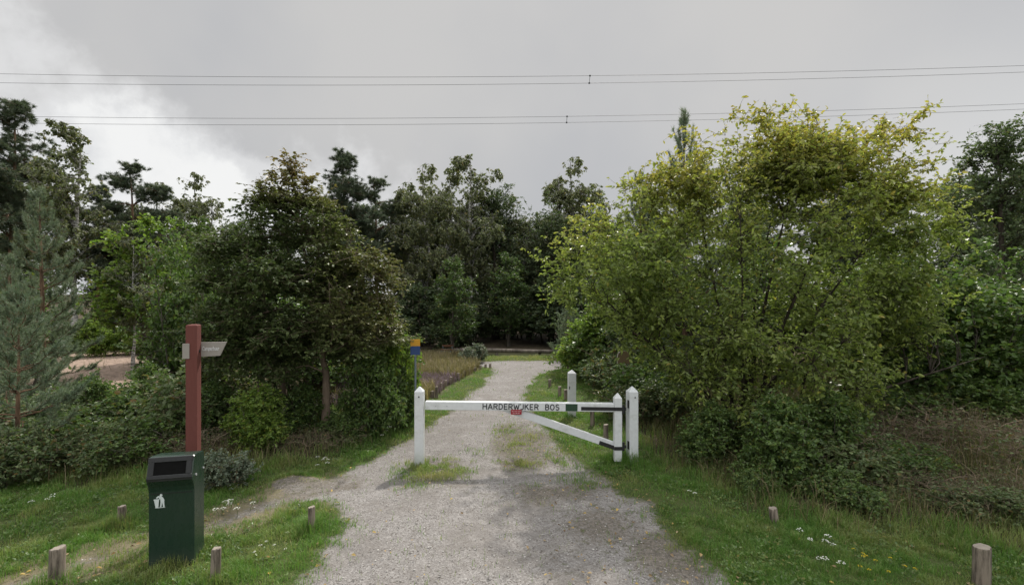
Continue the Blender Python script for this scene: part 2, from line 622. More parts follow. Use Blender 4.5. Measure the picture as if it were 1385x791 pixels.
M['sign_text'] = paint_mat('sign_text', (0.72, 0.72, 0.74), 0.6, (0.5, 0.5, 0.5), 0.2, 20)
M['sign_yellow'] = paint_mat('sign_yellow', (0.55, 0.27, 0.01), 0.45, (0.3, 0.18, 0.05), 0.2, 10)
M['sign_blue'] = paint_mat('sign_blue', (0.012, 0.045, 0.16), 0.45, (0.03, 0.05, 0.1), 0.3, 10)
M['pole_grey'] = paint_mat('pole_grey', (0.13, 0.16, 0.18), 0.45, (0.1, 0.1, 0.1), 0.3, 10)
M['cable'] = paint_mat('cable', (0.03, 0.032, 0.035), 0.6, (0.05, 0.05, 0.05), 0.1, 4)
M['log'] = bark_mat('log', (0.07, 0.06, 0.05), (0.19, 0.165, 0.14), 6, 0.4)
M['bench_wood'] = paint_mat('bench_wood', (0.13, 0.06, 0.03), 0.6, (0.12, 0.06, 0.03), 0.4, 5, 0.3, 0.3)
M['panel_wood'] = paint_mat('panel_wood', (0.13, 0.095, 0.05), 0.7, (0.2, 0.12, 0.1), 0.5, 6, 0.2, 0.4)
M['pale_wood'] = paint_mat('pale_wood', (0.42, 0.38, 0.35), 0.7, (0.2, 0.17, 0.15), 0.4, 8, 0.2, 0.4)


def stake_mat():
    m, t, out = newmat('stake_wood')
    tcn = N(t, 'ShaderNodeTexCoord')
    mp = N(t, 'ShaderNodeMapping')
    mp.inputs['Scale'].default_value = (1, 1, 0.12)
    t.links.new(tcn.outputs['Object'], mp.inputs[0])
    n = noise(t, mp.outputs[0], 28, 7, 0.7)
    nb = noise(t, tcn.outputs['Object'], 7, 5, 0.6)
    c = mixc(t, smooth(t, n, 0.33, 0.62), (0.045, 0.034, 0.026), (0.235, 0.195, 0.155))
    c = mixc(t, smooth(t, nb, 0.5, 0.75, 0, 0.5), c, (0.10, 0.105, 0.05))
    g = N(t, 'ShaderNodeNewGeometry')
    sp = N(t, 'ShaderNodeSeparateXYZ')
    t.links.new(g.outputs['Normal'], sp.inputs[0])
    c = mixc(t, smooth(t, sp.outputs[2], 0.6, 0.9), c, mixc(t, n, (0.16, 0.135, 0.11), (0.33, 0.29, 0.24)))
    p = N(t, 'ShaderNodeBsdfPrincipled')
    p.inputs['Roughness'].default_value = 0.9
    t.links.new(c, p.inputs['Base Color'])
    bp = N(t, 'ShaderNodeBump')
    bp.inputs['Strength'].default_value = 0.8
    bp.inputs['Distance'].default_value = 0.01
    t.links.new(n, bp.inputs['Height'])
    t.links.new(bp.outputs[0], p.inputs['Normal'])
    t.links.new(p.outputs[0], out.inputs[0])
    return m


M['stake'] = stake_mat()

# ------------------------------------------------------------------ ground plan
MAIN = [gp(405, 791)] + [gp(*p) for p in ((440, 745), (461, 705), (465, 684), (458, 675), (440, 674), (420, 678), (480, 640), (520, 606), (560, 589), (597, 563), (625, 540), (646, 522), (668, 503), (661, 497))]
MAIN += [(-2.2, 17.9), (-2.2, 18.7), (7.0, 18.7), (7.0, 17.6), (2.0, 17.4)]
MAIN += [gp(*p) for p in ((726, 508), (713, 524), (712, 540), (722, 560), (742, 585), (775, 615), (812, 640), (850, 668), (890, 700), (930, 735), (985, 791))]
MAIN += [(2.1, 3.6), (1.9, -8), (-2.0, -8), (-1.9, 3.4)]
SIDE = [gp(*p) for p in ((530, 612), (480, 634), (430, 652), (385, 664), (338, 680), (300, 702), (240, 722), (190, 738), (100, 757), (20, 783))] + [(-5.2, 4.0), (-6.0, 3.6)] + [(-5.4, 3.4), (-4.9, 4.0)]
SIDE += [gp(*p) for p in ((30, 791), (100, 768), (200, 746), (290, 720), (340, 702), (400, 682), (430, 676), (470, 690), (540, 680))]
HEATH_L = [(-17, 13), (-7.6, 12.6), (-7.0, 15), (-8, 19), (-12, 21.5), (-20, 21)]
HEATH_P = [(-2.35, 10.8), (-1.9, 12.8), (-1.2, 16.2), (-.9, 18.6), (-3.6, 19.6), (-6.4, 18.5), (-5.5, 13.5), (-3.4, 10.5)]


WOOD_L = [(-12, 6.6), (-4.35, 6.8), (-3.6, 7.2), (-2.92, 7.75), (-2.2, 8.9), (-2.2, 10.5), (-3.4, 10.6), (-5.5, 13.5), (-7.6, 12.5), (-17, 13), (-30, 12), (-30, 6)]
WOOD_R = [(2.07, 8.07), (2.53, 6.8), (2.95, 5.95), (3.58, 5.5), (4.3, 5.4), (4.75, 4.85), (8, 4), (30, 6), (30, 22), (2.6, 22), (2.3, 12), (2.0, 9)]


def masks(x, y):
    wob = (fbm(x * 2.2, y * 2.2, 3) - 0.5) * 0.34 + (fbm(x * 9, y * 9, 8) - 0.5) * 0.16
    sdm = poly_sd(x, y, MAIN) + wob
    sds = poly_sd(x, y, SIDE) + wob * 0.45 + .05
    sd_ = np.maximum(sdm, sds)
    gravel = np.clip(0.5 + sd_ / 0.50, 0, 1)
    # weedy strips on the drive
    def blob(cx, cy, rx, ry, a=0.0):
        ca, sa = math.cos(a), math.sin(a)
        dx, dy = x - cx, y - cy
        return np.exp(-(((dx * ca + dy * sa) / rx) ** 2 + ((-dx * sa + dy * ca) / ry) ** 2))
    weed = np.zeros_like(x)
    for (qx, qy, rx, ry, am) in ((585, 634, .46, .5, 1.1), (695, 600, .22, .28, .95), (700, 627, .34, .22, .95), (686, 580, .25, .5, .55), (640, 612, .25, .3, .25),
                                 (560, 655, .3, .25, .5), (760, 618, .3, .5, .6), (720, 590, .3, .5, .4), (800, 650, .4, .35, .5)):
        c = gp(qx, qy)
        weed = np.maximum(weed, am * blob(c[0], c[1], rx, ry))
    weed = np.clip(weed * (0.45 + 1.1 * fbm(x * 6, y * 6, 21)), 0, 1.2)
    dirt = np.zeros_like(x)
    for (qx, qy, rx, ry, am) in ((820, 710, .75, .75, .75), (740, 665, 1.1, .5, .7), (705, 600, .65, 1.4, .9), (900, 750, .5, .6, 1.0), (650, 655, 1.1, .25, .5), (590, 640, .5, .5, .7),
                                 (760, 750, .5, .6, .45), (400, 655, .3, .22, 1.0), (340, 680, .35, .3, .8), (505, 650, .3, .25, .2)):
        c = gp(qx, qy)
        dirt = np.maximum(dirt, am * blob(c[0], c[1], rx, ry))
    weed = np.maximum(weed, .42 * (y > 5.7) * np.clip((fbm(x * 3.3, y * 3.3, 99) - .56) * 9, 0, 1) * np.clip(dirt * 1.6 - .5, 0, 1))
    c = gp(402, 658)
    gravel = np.maximum(gravel, .98 * (blob(c[0], c[1], .36, .24) > .45))
    edge = np.exp(-np.clip(sd_, 0, 5) / 0.25) * 0.5
    dirt = np.maximum(dirt, .6 * np.clip((sds - sdm + .05) / .3, 0, 1) * (sds > -.2))
    dirt = np.clip(np.maximum(dirt, edge * (sd_ > -0.3)), 0, 1)
    hl = np.clip(0.5 + (poly_sd(x, y, HEATH_L) + wob * 2) / 0.8, 0, 1)
    hp = np.clip(0.5 + (poly_sd(x, y, HEATH_P) + wob) / 0.4, 0, 1)
    # woodland floor: beyond the open verges
    wl = np.clip(.5 + (poly_sd(x, y, WOOD_L) + wob) / .6, 0, 1)
    wl = np.maximum(wl, np.clip((-(x + 3.1) - 0.25 * (y - 7.0)) / 0.8, 0, 1) * np.clip((y - 9) / 0.8, 0, 1))
    wr = np.clip(.5 + (poly_sd(x, y, WOOD_R) + wob) / .6, 0, 1)
    wf = np.clip((y - 20.3) / 1.0, 0, 1)
    wood = np.clip(np.maximum(np.maximum(wl, wr), wf) - hl - hp, 0, 1)
    return dict(gravel=gravel, weed=weed, dirt=dirt, heath=hl, heath_path=hp, wood=wood, sdm=sdm, sds=sds)


def hgt(x, y):
    x = np.asarray(x, float)
    y = np.asarray(y, float)
    h = (fbm(x * 0.5, y * 0.5, 5, 3) - 0.5) * 0.10 + (fbm(x * 4, y * 4, 6, 3) - 0.5) * 0.035
    far = np.clip((np.hypot(x, y) - 60) / 200, 0, 1)
    h = h * (1 - far)
    c = gp(400, 655)
    h = h + 0.11 * np.exp(-(((x - c[0]) / 0.33) ** 2 + ((y - c[1]) / 0.24) ** 2))
    # a low bank under the brambles
    h = h + 0.5 * np.clip((x - 4.2) / 3, 0, 1) * np.clip((y - 6.3) / 2.5, 0, 1) * np.clip((30 - y) / 10, 0, 1)
    return h


def H1(x, y):
    return float(hgt(np.array([x]), np.array([y]))[0])


def make_ground():
    def axis(segs):
        out_ = [segs[0][0]]
        for a, b, st in segs:
            n = max(1, int(round((b - a) / st)))
            out_ += list(a + (b - a) * (np.arange(n) + 1) / n)
        return np.array(out_)
    xs = axis([(-500, -100, 40), (-100, -30, 7), (-30, -9, 0.6), (-9, -6, 0.12), (-6, 6, 0.05), (6, 9, 0.12), (9, 30, 0.6), (30, 100, 7), (100, 500, 40)])
    ys = axis([(-300, -40, 26), (-40, -4, 2), (-4, 3.6, 0.3), (3.6, 9, 0.05), (9, 13, 0.09), (13, 20, 0.16), (20, 40, 0.8), (40, 120, 8), (120, 700, 58)])
    X, Y = np.meshgrid(xs, ys)
    x, y = X.ravel(), Y.ravel()
    mk = masks(x, y)
    z = hgt(x, y)
    # worn path lies a little lower than the turf
    z = z - 0.03 * np.clip(mk['gravel'], 0, 1) + 0.012 * (fbm(x * 14, y * 14, 40, 2) - .5) * mk['gravel']
    V = np.stack([x, y, z], 1)
    nx, ny = len(xs), len(ys)
    idx = np.arange(nx * ny).reshape(ny, nx)
    F = np.stack([idx[:-1, :-1], idx[:-1, 1:], idx[1:, 1:], idx[1:, :-1]], -1).reshape(-1, 4)
    fx, fy = x[F].mean(1), y[F].mean(1)
    sm_, ss_ = mk['sdm'][F].mean(1), mk['sds'][F].mean(1)
    cls = np.where(sm_ > -0.1, 1, np.where(ss_ > -0.1, 2, 0))
    cls = np.where((cls == 0) & (mk['heath'][F].mean(1) > 0.5), 3, cls)
    for k, nm, lab in ((0, 'ground', None), (1, 'path', 'grey gravel drive running under the white barrier into the wood'),
                       (2, 'side_path', 'narrow trodden sandy path branching past the green bin'), (3, 'heath_ground', 'bare pinkish brown heath clearing behind the young pines')):
        f_ = F[cls == k]
        used, inv = np.unique(f_, return_inverse=True)
        f2 = inv.reshape(f_.shape)
        side_ = np.clip((mk['sds'][used] - mk['sdm'][used] - .02) / .35, 0, 1) * (mk['sds'][used] > -.25)
        at = dict(gravel=(1 - .38 * side_) * np.clip(mk['gravel'][used] - np.clip(mk['weed'][used] - .35, 0, 1) * .4, 0, 1), dirt=np.clip(mk['dirt'][used] + mk['weed'][used] * .4, 0, 1),
                  heath=np.clip(.4 * side_ + mk['heath'][used] + mk['heath_path'][used] * .7, 0, 1), wood=mk['wood'][used])
        me = mesh_np(nm, V[used], [f2], [M['ground']], attrs=at, smooth_f=True)
        o = link(nm, me)
        tag(o, lab, None, None, 'structure')


make_ground()


# ------------------------------------------------------------------ foliage builders
def nrm(v):
    return v / (np.linalg.norm(v, axis=-1, keepdims=True) + 1e-9)


def leaves_geo(pos, u, n, L, w, rng, hexa=True, fold=0.18):
    """pos base (N,3), u along leaf, n normal; returns verts, faces"""
    n = nrm(n - u * np.sum(n * u, 1, keepdims=True))
    s = np.cross(n, u)
    L = L[:, None]
    w = w[:, None]
    if hexa:
        droop = -0.12 * L * np.array([[0, 0, 1.0]])
        v = np.stack([pos, pos + u * L * .32 + s * w * .5 + n * w * fold, pos + u * L * .70 + s * w * .40 + n * w * fold * .8 + droop * .5, pos + u * L + droop,
                      pos + u * L * .70 - s * w * .40 + n * w * fold * .8 + droop * .5, pos + u * L * .32 - s * w * .5 + n * w * fold], 1)
        b = np.arange(len(pos))[:, None] * 6
        F = np.concatenate([b + np.array([[0, 3, 2, 1]]), b + np.array([[0, 5, 4, 3]])], 0)
        return v.reshape(-1, 3), F, 6
    v = np.stack([pos, pos + u * L * .45 + s * w * .5 + n * w * fold, pos + u * L, pos + u * L * .45 - s * w * .5 + n * w * fold], 1)
    b = np.arange(len(pos))[:, None] * 4
    return v.reshape(-1, 3), b + np.array([[0, 3, 2, 1]]), 4


def needles_geo(pos, u, n_per, L, w, rng, spread=0.9):
    """tufts: each position gets n_per thin triangles fanning round u"""
    k = len(pos)
    P = np.repeat(pos, n_per, 0)
    U = np.repeat(u, n_per, 0)
    d = nrm(U * rng.uniform(0.35, 1.1, (len(P), 1)) + rng.normal(0, spread * .6, (len(P), 3)))
    s = nrm(np.cross(d, rng.normal(0, 1, (len(P), 3))))
    LL = np.repeat(L, n_per)[:, None] * rng.uniform(.7, 1.15, (len(P), 1))
    v = np.stack([P - s * w * .5, P + s * w * .5, P + d * LL], 1).reshape(-1, 3)
    F = np.arange(len(P) * 3).reshape(-1, 3)
    return v, F, 3 * n_per


def tubes(pts, rad, sides):
    """pts (N,k,3) rad (N,k)"""
    Nn, k, _ = pts.shape
    tg = np.gradient(pts, axis=1)
    tg = nrm(tg)
    av = nrm(pts[:, -1] - pts[:, 0])
    ref = np.where(np.abs(av[:, 2:3]) < 0.8, np.array([[0, 0, 1.0]]), np.array([[1.0, 0, 0]]))[:, None, :]
    a = nrm(np.cross(tg, np.broadcast_to(ref, tg.shape)))
    b = np.cross(tg, a)
    th = np.arange(sides) * 2 * np.pi / sides
    ring = pts[:, :, None, :] + rad[:, :, None, None] * (a[:, :, None, :] * np.cos(th)[None, None, :, None] + b[:, :, None, :] * np.sin(th)[None, None, :, None])
    V = ring.reshape(-1, 3)
    base = (np.arange(Nn) * k * sides)[:, None, None] + (np.arange(k - 1) * sides)[None, :, None] + np.arange(sides)[None, None, :]
    nxt = (np.arange(Nn) * k * sides)[:, None, None] + (np.arange(k - 1) * sides)[None, :, None] + ((np.arange(sides) + 1) % sides)[None, None, :]
    F = np.stack([base, nxt, nxt + sides, base + sides], -1).reshape(-1, 4)
    return V, F


def attach(tips, nodes, ntan, rise, rng, w=1.0):
    """index of the best parent node for each tip"""
    out_ = np.zeros(len(tips), int)
    for i in range(0, len(tips), 1500):
        t = tips[i:i + 1500]
        dx = t[:, None, :] - nodes[None]
        hd = np.hypot(dx[..., 0], dx[..., 1])
        want = rise * hd
        cost = hd + w * np.abs(dx[..., 2] - want) + 0.4 * np.clip(-dx[..., 2] + (0 if rise >= 0 else 99), 0, 1)
        cost *= rng.uniform(.88, 1.12, cost.shape)
        out_[i:i + 1500] = np.argmin(cost, 1)
    return out_


def beziers(p0, p2, tan, k, rng, bend=.45, jit=.05, sag=0.0):
    L = np.linalg.norm(p2 - p0, axis=1, keepdims=True)
    d = nrm(p2 - p0)
    p1 = p0 + nrm(tan * bend + d * (1 - bend)) * L * .5 + rng.normal(0, 1, p0.shape) * L * jit + np.array([[0, 0, -1.0]]) * L * sag
    t = np.linspace(0, 1, k)[None, :, None]
    P = (1 - t) ** 2 * p0[:, None] + 2 * t * (1 - t) * p1[:, None] + t ** 2 * p2[:, None]
    wv = rng.normal(0, 1, P.shape) * L[:, None] * .018
    wv[:, 0] = 0
    return P + wv


def env_tree(seed, stems, r0, blobs, n1, n2, n3, s2, s3, leaf=(.06, .035), per=8, hexa=False, rise=.6, flat=1.0, hang=0.0, tuft=None, twig_r=.004,
             warm=None, up=0.5, limb_r=.35, shell=.45, droop=0.0, twigs=True, tip_only=False, thin=None):
    """stems: list of (k,3) polylines; blobs: (cx,cy,cz,rx,ry,rz[,weight]). returns dict of geometry"""
    rng = rs(seed)
    tv, tf, off = [], [], 0

    def put(pts, rad, sides):
        nonlocal off
        v, f_ = tubes(pts, rad, sides)
        tv.append(v)
        tf.append(f_ + off)
        off += len(v)
    nodes, ntan, nrad = [], [], []
    for st in stems:
        st = np.array(st, float)
        # resample smoothly
        t = np.linspace(0, len(st) - 1, 14)
        i0 = np.clip(t.astype(int), 0, len(st) - 2)
        fr = (t - i0)[:, None]
        P = st[i0] * (1 - fr) + st[i0 + 1] * fr
        P[1:-1] = (P[:-2] + 2 * P[1:-1] + P[2:]) / 4
        P[2:] += np.cumsum(rng.normal(0, .012, P[2:].shape), 0) * np.array([1, 1, .2])
        rr = r0 * (1 - .88 * np.linspace(0, 1, 14) ** .9)
        rr[0] *= 1.35
        rr[1] *= 1.08
        put(P[None], rr[None], 8)
        tg = nrm(np.gradient(P, axis=0))
        m = P[:, 2] > P[:, 2].min() + .12 * (P[:, 2].max() - P[:, 2].min())
        nodes.append(P[m])
        ntan.append(tg[m])
        nrad.append(rr[m])
    nodes, ntan, nrad = np.concatenate(nodes), np.concatenate(ntan), np.concatenate(nrad)
    B = np.array([tuple(b[:6]) for b in blobs], float)
    wts = np.array([b[6] if len(b) > 6 else b[3] * b[4] * b[5] for b in blobs]) ** .8
    wts /= wts.sum()

    def samp(n, p):
        bi = rng.choice(len(B), n, p=wts)
        d = nrm(rng.normal(0, 1, (n, 3)))
        r = rng.uniform(0, 1, (n, 1)) ** p
        return B[bi, :3] + d * r * B[bi, 3:6]
    A = np.array([1, 1, flat])
    # limbs
    t1 = samp(n1, .4)
    i1 = attach(t1, nodes, ntan, rise, rng)
    b1 = beziers(nodes[i1], t1, ntan[i1], 7, rng, .5, .05)
    L1 = np.linalg.norm(t1 - nodes[i1], axis=1)
    ra = np.minimum(nrad[i1] * .7, .008 + .016 * L1 * limb_r / .35)
    rd = ra[:, None] * (1 - .75 * np.linspace(0, 1, 7))[None]
    put(b1, rd, 6)
    # branches
    nd = np.concatenate([b1[:, 2:].reshape(-1, 3), nodes[len(nodes) // 2:]])
    nt = np.concatenate([nrm(np.gradient(b1, axis=1))[:, 2:].reshape(-1, 3), ntan[len(ntan) // 2:]])
    nr = np.concatenate([rd[:, 2:].reshape(-1), nrad[len(nrad) // 2:]])
    t2a = t1[rng.randint(0, n1, n2 // 2)] + np.clip(rng.normal(0, 1, (n2 // 2, 3)), -1.5, 1.5) * s2 * A
    t2 = np.concatenate([t2a, samp(n2 - n2 // 2, shell)])
    q_ = np.sqrt((((t2[:, None] - B[None, :, :3]) / B[None, :, 3:6]) ** 2).sum(2))
    j_ = np.argmin(q_, 1)
    qm = q_[np.arange(len(t2)), j_]
    lim = np.minimum(1, 1.18 / np.maximum(qm, 1e-6))[:, None]
    t2 = B[j_, :3] + (t2 - B[j_, :3]) * lim
    i2 = attach(t2, nd, nt, rise * .6, rng)
    b2 = beziers(nd[i2], t2, nt[i2], 5, rng, .45, .06, droop)
    L2 = np.linalg.norm(t2 - nd[i2], axis=1)
    ra2 = np.minimum(nr[i2] * .75, .003 + .009 * L2)
    rd2 = ra2[:, None] * (1 - .7 * np.linspace(0, 1, 5))[None]
    put(b2, rd2, 4)
    # twigs
    nd = np.concatenate([b2[:, 1:].reshape(-1, 3), b1[:, 4:].reshape(-1, 3)])
    nt = np.concatenate([nrm(np.gradient(b2, axis=1))[:, 1:].reshape(-1, 3), nrm(np.gradient(b1, axis=1))[:, 4:].reshape(-1, 3)])
    k = rng.randint(0, len(nd), n3)
    ofs = rng.normal(0, 1, (n3, 3)) * A + nt[k] * .6
    ofs = nrm(ofs) * s3 * rng.uniform(.5, 1.35, (n3, 1))
    if hang:
        ofs = ofs * np.array([.45, .45, .3]) + np.array([0, 0, -1.0]) * hang * rng.uniform(.3, 1.2, (n3, 1))
    p0 = nd[k]
    b3 = beziers(p0, p0 + ofs, nt[k], 4, rng, .3, .08)
    if twigs:
        rd3 = twig_r * (1 - .6 * np.linspace(0, 1, 4))[None] * np.ones((n3, 1))
        put(b3, rd3, 3)
    # leaves
    tt = rng.uniform(.65 if tip_only else .12, 1.0, (n3, per))
    ii = np.clip((tt * 3).astype(int), 0, 2)
    fr = (tt * 3 - ii)[..., None]
    ar = np.arange(n3)[:, None]
    pos = (b3[ar, ii] * (1 - fr) + b3[ar, ii + 1] * fr).reshape(-1, 3)
    td = nrm(b3[ar, ii + 1] - b3[ar, ii]).reshape(-1, 3)
    cl = np.repeat(rng.uniform(0, 1, n3), per)              # clump tint
    if thin is not None:
        kp = rng.uniform(0, 1, len(pos)) < thin(pos)
        pos, td, cl = pos[kp], td[kp], cl[kp]
    m_ = len(pos)
    tint = np.clip(.55 * cl + .45 * rng.uniform(0, 1, m_), 0, 1)
    if tuft:
        npr, nl, nw = tuft
        v, f_, vp = needles_geo(pos, td, npr, np.full(m_, nl), nw, rng)
    else:
        side = nrm(rng.normal(0, 1, (m_, 3)) * np.array([1, 1, .55 * max(flat, .4)]))
        u = nrm(td * .55 + side * .85 + np.array([0, 0, -.12 - .5 * (hang > 0)]))
        nn = nrm(rng.normal(0, 1, (m_, 3)) * (1 - up) + np.array([0, 0, 1.0]) * up * 1.4)
        L = leaf[0] * rng.uniform(.6, 1.25, m_)
        Wd = L * (leaf[1] / leaf[0]) * rng.uniform(.8, 1.2, m_)
        v, f_, vp = leaves_geo(pos, u, nn, L, Wd, rng, hexa)
    wm = warm(pos, rng) if warm else rng.uniform(0, 1, m_) ** 14
    return dict(tv=np.concatenate(tv), tf=np.concatenate(tf), lv=v, lf=f_, tint=np.repeat(tint, vp), warm=np.repeat(np.clip(wm, 0, 1), vp))


def pine_young(seed, h, spread, whorls, nb=6, tuft_l=.07, nw=.0035, dens=1.0, bare=.08, up0=.25):
    rng = rs(seed)
    tv, tf, off = [], [], 0

    def put(pts, rad, sides):
        nonlocal off
        v, f_ = tubes(pts, rad, sides)
        tv.append(v)
        tf.append(f_ + off)
        off += len(v)
    k = 14
    z = np.linspace(0, h, k)
    P = np.stack([np.cumsum(rng.normal(0, .008 * h / 4, k)), np.cumsum(rng.normal(0, .008 * h / 4, k)), z], 1)
    r0 = .016 * h
    put(P[None], (r0 * (1 - .85 * np.linspace(0, 1, k)))[None], 8)
    p0s, p2s = [], []
    zs = np.linspace(bare * h, h * .985, whorls)
    for i, zz in enumerate(zs):
        t = zz / h
        n_ = nb if i < whorls - 1 else 3
        a0 = rng.uniform(0, 6.28)
        L = spread * ((1 - t) ** .75 + .07) * (.55 + .45 * min(1, t / .25))
        c = np.array([np.interp(zz, z, P[:, 0]), np.interp(zz, z, P[:, 1]), zz])
        for j in range(n_):
            a = a0 + j * 6.283 / n_ + rng.normal(0, .2)
            e = up0 + .75 * t ** 1.5 + rng.normal(0, .1)
            l_ = L * rng.uniform(.7, 1.1)
            p0s.append(c + np.array([0, 0, rng.normal(0, .02)]))
            p2s.append(c + np.array([math.cos(a) * math.cos(e), math.sin(a) * math.cos(e), math.sin(e)]) * l_)
    p0s, p2s = np.array(p0s), np.array(p2s)
    d = nrm(p2s - p0s)
    tan = nrm(d * np.array([1, 1, .2]))
    b1 = beziers(p0s, p2s, tan, 8, rng, .8, .02)
    L1 = np.linalg.norm(p2s - p0s, axis=1)
    put(b1, (np.minimum(.004 + .011 * L1, r0 * .6)[:, None] * (1 - .7 * np.linspace(0, 1, 8))[None]), 5)
    # side shoots, in pairs and whorls
    q0, q2, sh = [], [], []
    tg1 = nrm(np.gradient(b1, axis=1))
    for i in range(len(b1)):
        n_ = max(3, int(L1[i] / .092 * dens))
        for t in rng.uniform(.22, 1.0, n_):
            s_ = t * 7
            a = min(int(s_), 6)
            p = b1[i, a] * (1 - s_ + a) + b1[i, a + 1] * (s_ - a)
            tg = tg1[i, a]
            sd_ = nrm(np.cross(tg, [0, 0, 1.0])) * rng.choice([-1, 1]) * rng.uniform(.5, 1)
            dd = nrm(tg * .75 + sd_ * .8 + np.array([0, 0, rng.uniform(.0, .65)]))
            l_ = (.13 + .26 * L1[i] * (1.05 - t)) * rng.uniform(.6, 1.15)
            q0.append(p)
            q2.append(p + dd * l_)
        q0.append(b1[i, 6])
        q2.append(b1[i, 7] + tg1[i, 7] * .12 + np.array([0, 0, .05]))
    for a in range(4):
        q0.append(P[-1] - np.array([0, 0, .3 * a * .3]))
        q2.append(P[-1] + np.array([rng.normal(0, .03), rng.normal(0, .03), .22 - .12 * a]))
    q0, q2 = np.array(q0), np.array(q2)
    b2 = beziers(q0, q2, nrm(q2 - q0), 5, rng, .3, .03)
    b2[:, :, 2] += (np.linspace(0, 1, 5)[None] ** 2) * .05
    put(b2, np.full((len(b2), 5), .0045) * np.linspace(1, .6, 5)[None], 3)
    L2 = np.linalg.norm(q2 - q0, axis=1)
    per = np.clip((L2 / .013 * dens).astype(int), 6, 32)
    idx = np.repeat(np.arange(len(b2)), per)
    t = rng.uniform(.12, 1.02, len(idx)) * 4
    a = np.clip(t.astype(int), 0, 3)
    fr = (t - a)[:, None]
    pos = b2[idx, a] * (1 - fr) + b2[idx, a + 1] * fr
    td = nrm(b2[idx, a + 1] - b2[idx, a])
    v, f_, vp = needles_geo(pos, td, 6, np.full(len(pos), tuft_l), nw, rng, .8)
    tint = np.clip(.6 * np.repeat(rng.uniform(0, 1, len(b2)), per) + .4 * rng.uniform(0, 1, len(pos)), 0, 1)
    wm = rng.uniform(0, 1, len(pos)) ** 12
    return dict(tv=np.concatenate(tv), tf=np.concatenate(tf), lv=v, lf=f_, tint=np.repeat(tint, vp), warm=np.repeat(wm, vp))


def metas(name, g, bark, leafm, wood='trunk', fol='crown'):
    a = mesh_np(name + '_' + wood, g['tv'], [g['tf']], [M[bark]], smooth_f=True)
    b = mesh_np(name + '_' + fol, g['lv'], [g['lf']], [M[leafm]], attrs=dict(tint=g['tint'], warm=g['warm']))
    return (name, a, b, wood, fol)


def plant(pr, x, y, label, cat, group=None, rz=0.0, sc=1.0, z=None):
    name, a, b, wood, fol = pr
    zz = (H1(x, y) if z is None else z) - .03
    t = thing(name, label, cat, (x, y, zz), rz, group, sc)
    link(wood, a, t)
    link(fol, b, t)
    return t


# ================================================================== background wood
def blobs_cone(h, z0, r, n, seed, top=.12, jit=.25, sq=.8):
    """a stack of overlapping uneven blobs for a crown from z0 to h"""
    rng = rs(seed)
    out_ = []
    for i in range(n):
        t = (i + .5) / n
        z = z0 + (h - z0) * t
        prof = math.sin(math.pi * min(1, .22 + .78 * t)) ** .7 if t > .3 else .75 + .8 * t
        rr = r * max(top, min(1, prof)) * rng.uniform(.75, 1.1)
        a = rng.uniform(0, 6.28)
        o_ = r * jit * rng.uniform(.3, 1)
        out_.append((math.cos(a) * o_, math.sin(a) * o_, z, rr, rr, (h - z0) / n * sq))
    return out_


def stem_line(h, lean=(0, 0), wig=.15, seed=0, k=6):
    rng = rs(seed)
    return [(lean[0] * t + rng.normal(0, wig) * (t > 0) * .4, lean[1] * t + rng.normal(0, wig) * (t > 0) * .4, h * t) for t in np.linspace(0, 1, k)]


PR = {}
PR['broad_a'] = metas('broad_a', env_tree(11, [stem_line(8.2, (.2, 0), .2, 1), stem_line(6.4, (-.7, .2), .2, 2)], .13, blobs_cone(9, 1.2, 2.0, 9, 5), 60, 420, 2400, .45, .42, (.125, .08), 8, rise=.7, flat=.8, twig_r=.006), 'bark_dark', 'leaf_dark')
PR['broad_b'] = metas('broad_b', env_tree(12, [stem_line(8.0, (-.3, 0), .25, 3)], .15, blobs_cone(9, 2.2, 1.9, 7, 9, jit=.5) + [(-.3, 0, 8.1, 1.1, 1.1, .8), (.5, 0, 7.6, 1.0, 1.0, .7)], 46, 380, 2200, .45, .4, (.12, .078), 8, rise=.8, flat=.7, twig_r=.006), 'bark_dark', 'leaf_dark')
PR['birch_a'] = metas('birch_a', env_tree(13, [stem_line(8.9, (.35, 0), .16, 5, 8)], .10, blobs_cone(9.1, 2.6, 1.25, 9, 21, top=.35, jit=.45, sq=.62), 50, 460, 2700, .33, .32, (.1, .068), 8, rise=1.1, hang=.24, twig_r=.005), 'bark_birch', 'leaf_birch')
PR['birch_b'] = metas('birch_b', env_tree(14, [stem_line(8.8, (-.3, .2), .2, 8, 8), stem_line(7.2, (.9, 0), .2, 9, 7)], .10, [(-.3, 0, 8.3, .5, .5, .7), (-.7, .1, 7.2, .6, .6, .7), (.4, 0, 7.0, .6, .6, .8), (.9, 0, 5.9, .9, .9, .8), (-.6, 0, 5.6, .9, .9, .8), (.2, .2, 4.5, 1.2, 1.2, .7), (-.7, 0, 3.6, .9, .9, .6)], 50, 460, 2600, .34, .34, (.1, .068), 8, rise=1.1, hang=.3, twig_r=.005), 'bark_birch', 'leaf_birch')
PR['pine_a'] = metas('pine_a', env_tree(15, [stem_line(8.9, (.15, 0), .08, 11, 7)], .13, [(.1, 0, 8.7, .42, .42, .5), (.5, 0, 8.0, .6, .6, .4), (-.5, .1, 7.5, .75, .7, .4), (.6, 0, 6.8, .9, .8, .42), (-.6, -.1, 6.2, 1.0, .9, .4), (.7, .2, 5.4, 1.1, 1, .4), (-.8, 0, 4.7, 1.1, 1, .4), (.3, 0, 3.9, 1.0, 1, .35)], 44, 340, 2100, .3, .24, per=6, rise=.25, flat=.55, tuft=(9, .17, .018), twig_r=.007, tip_only=True), 'bark_pine', 'needle_dark')
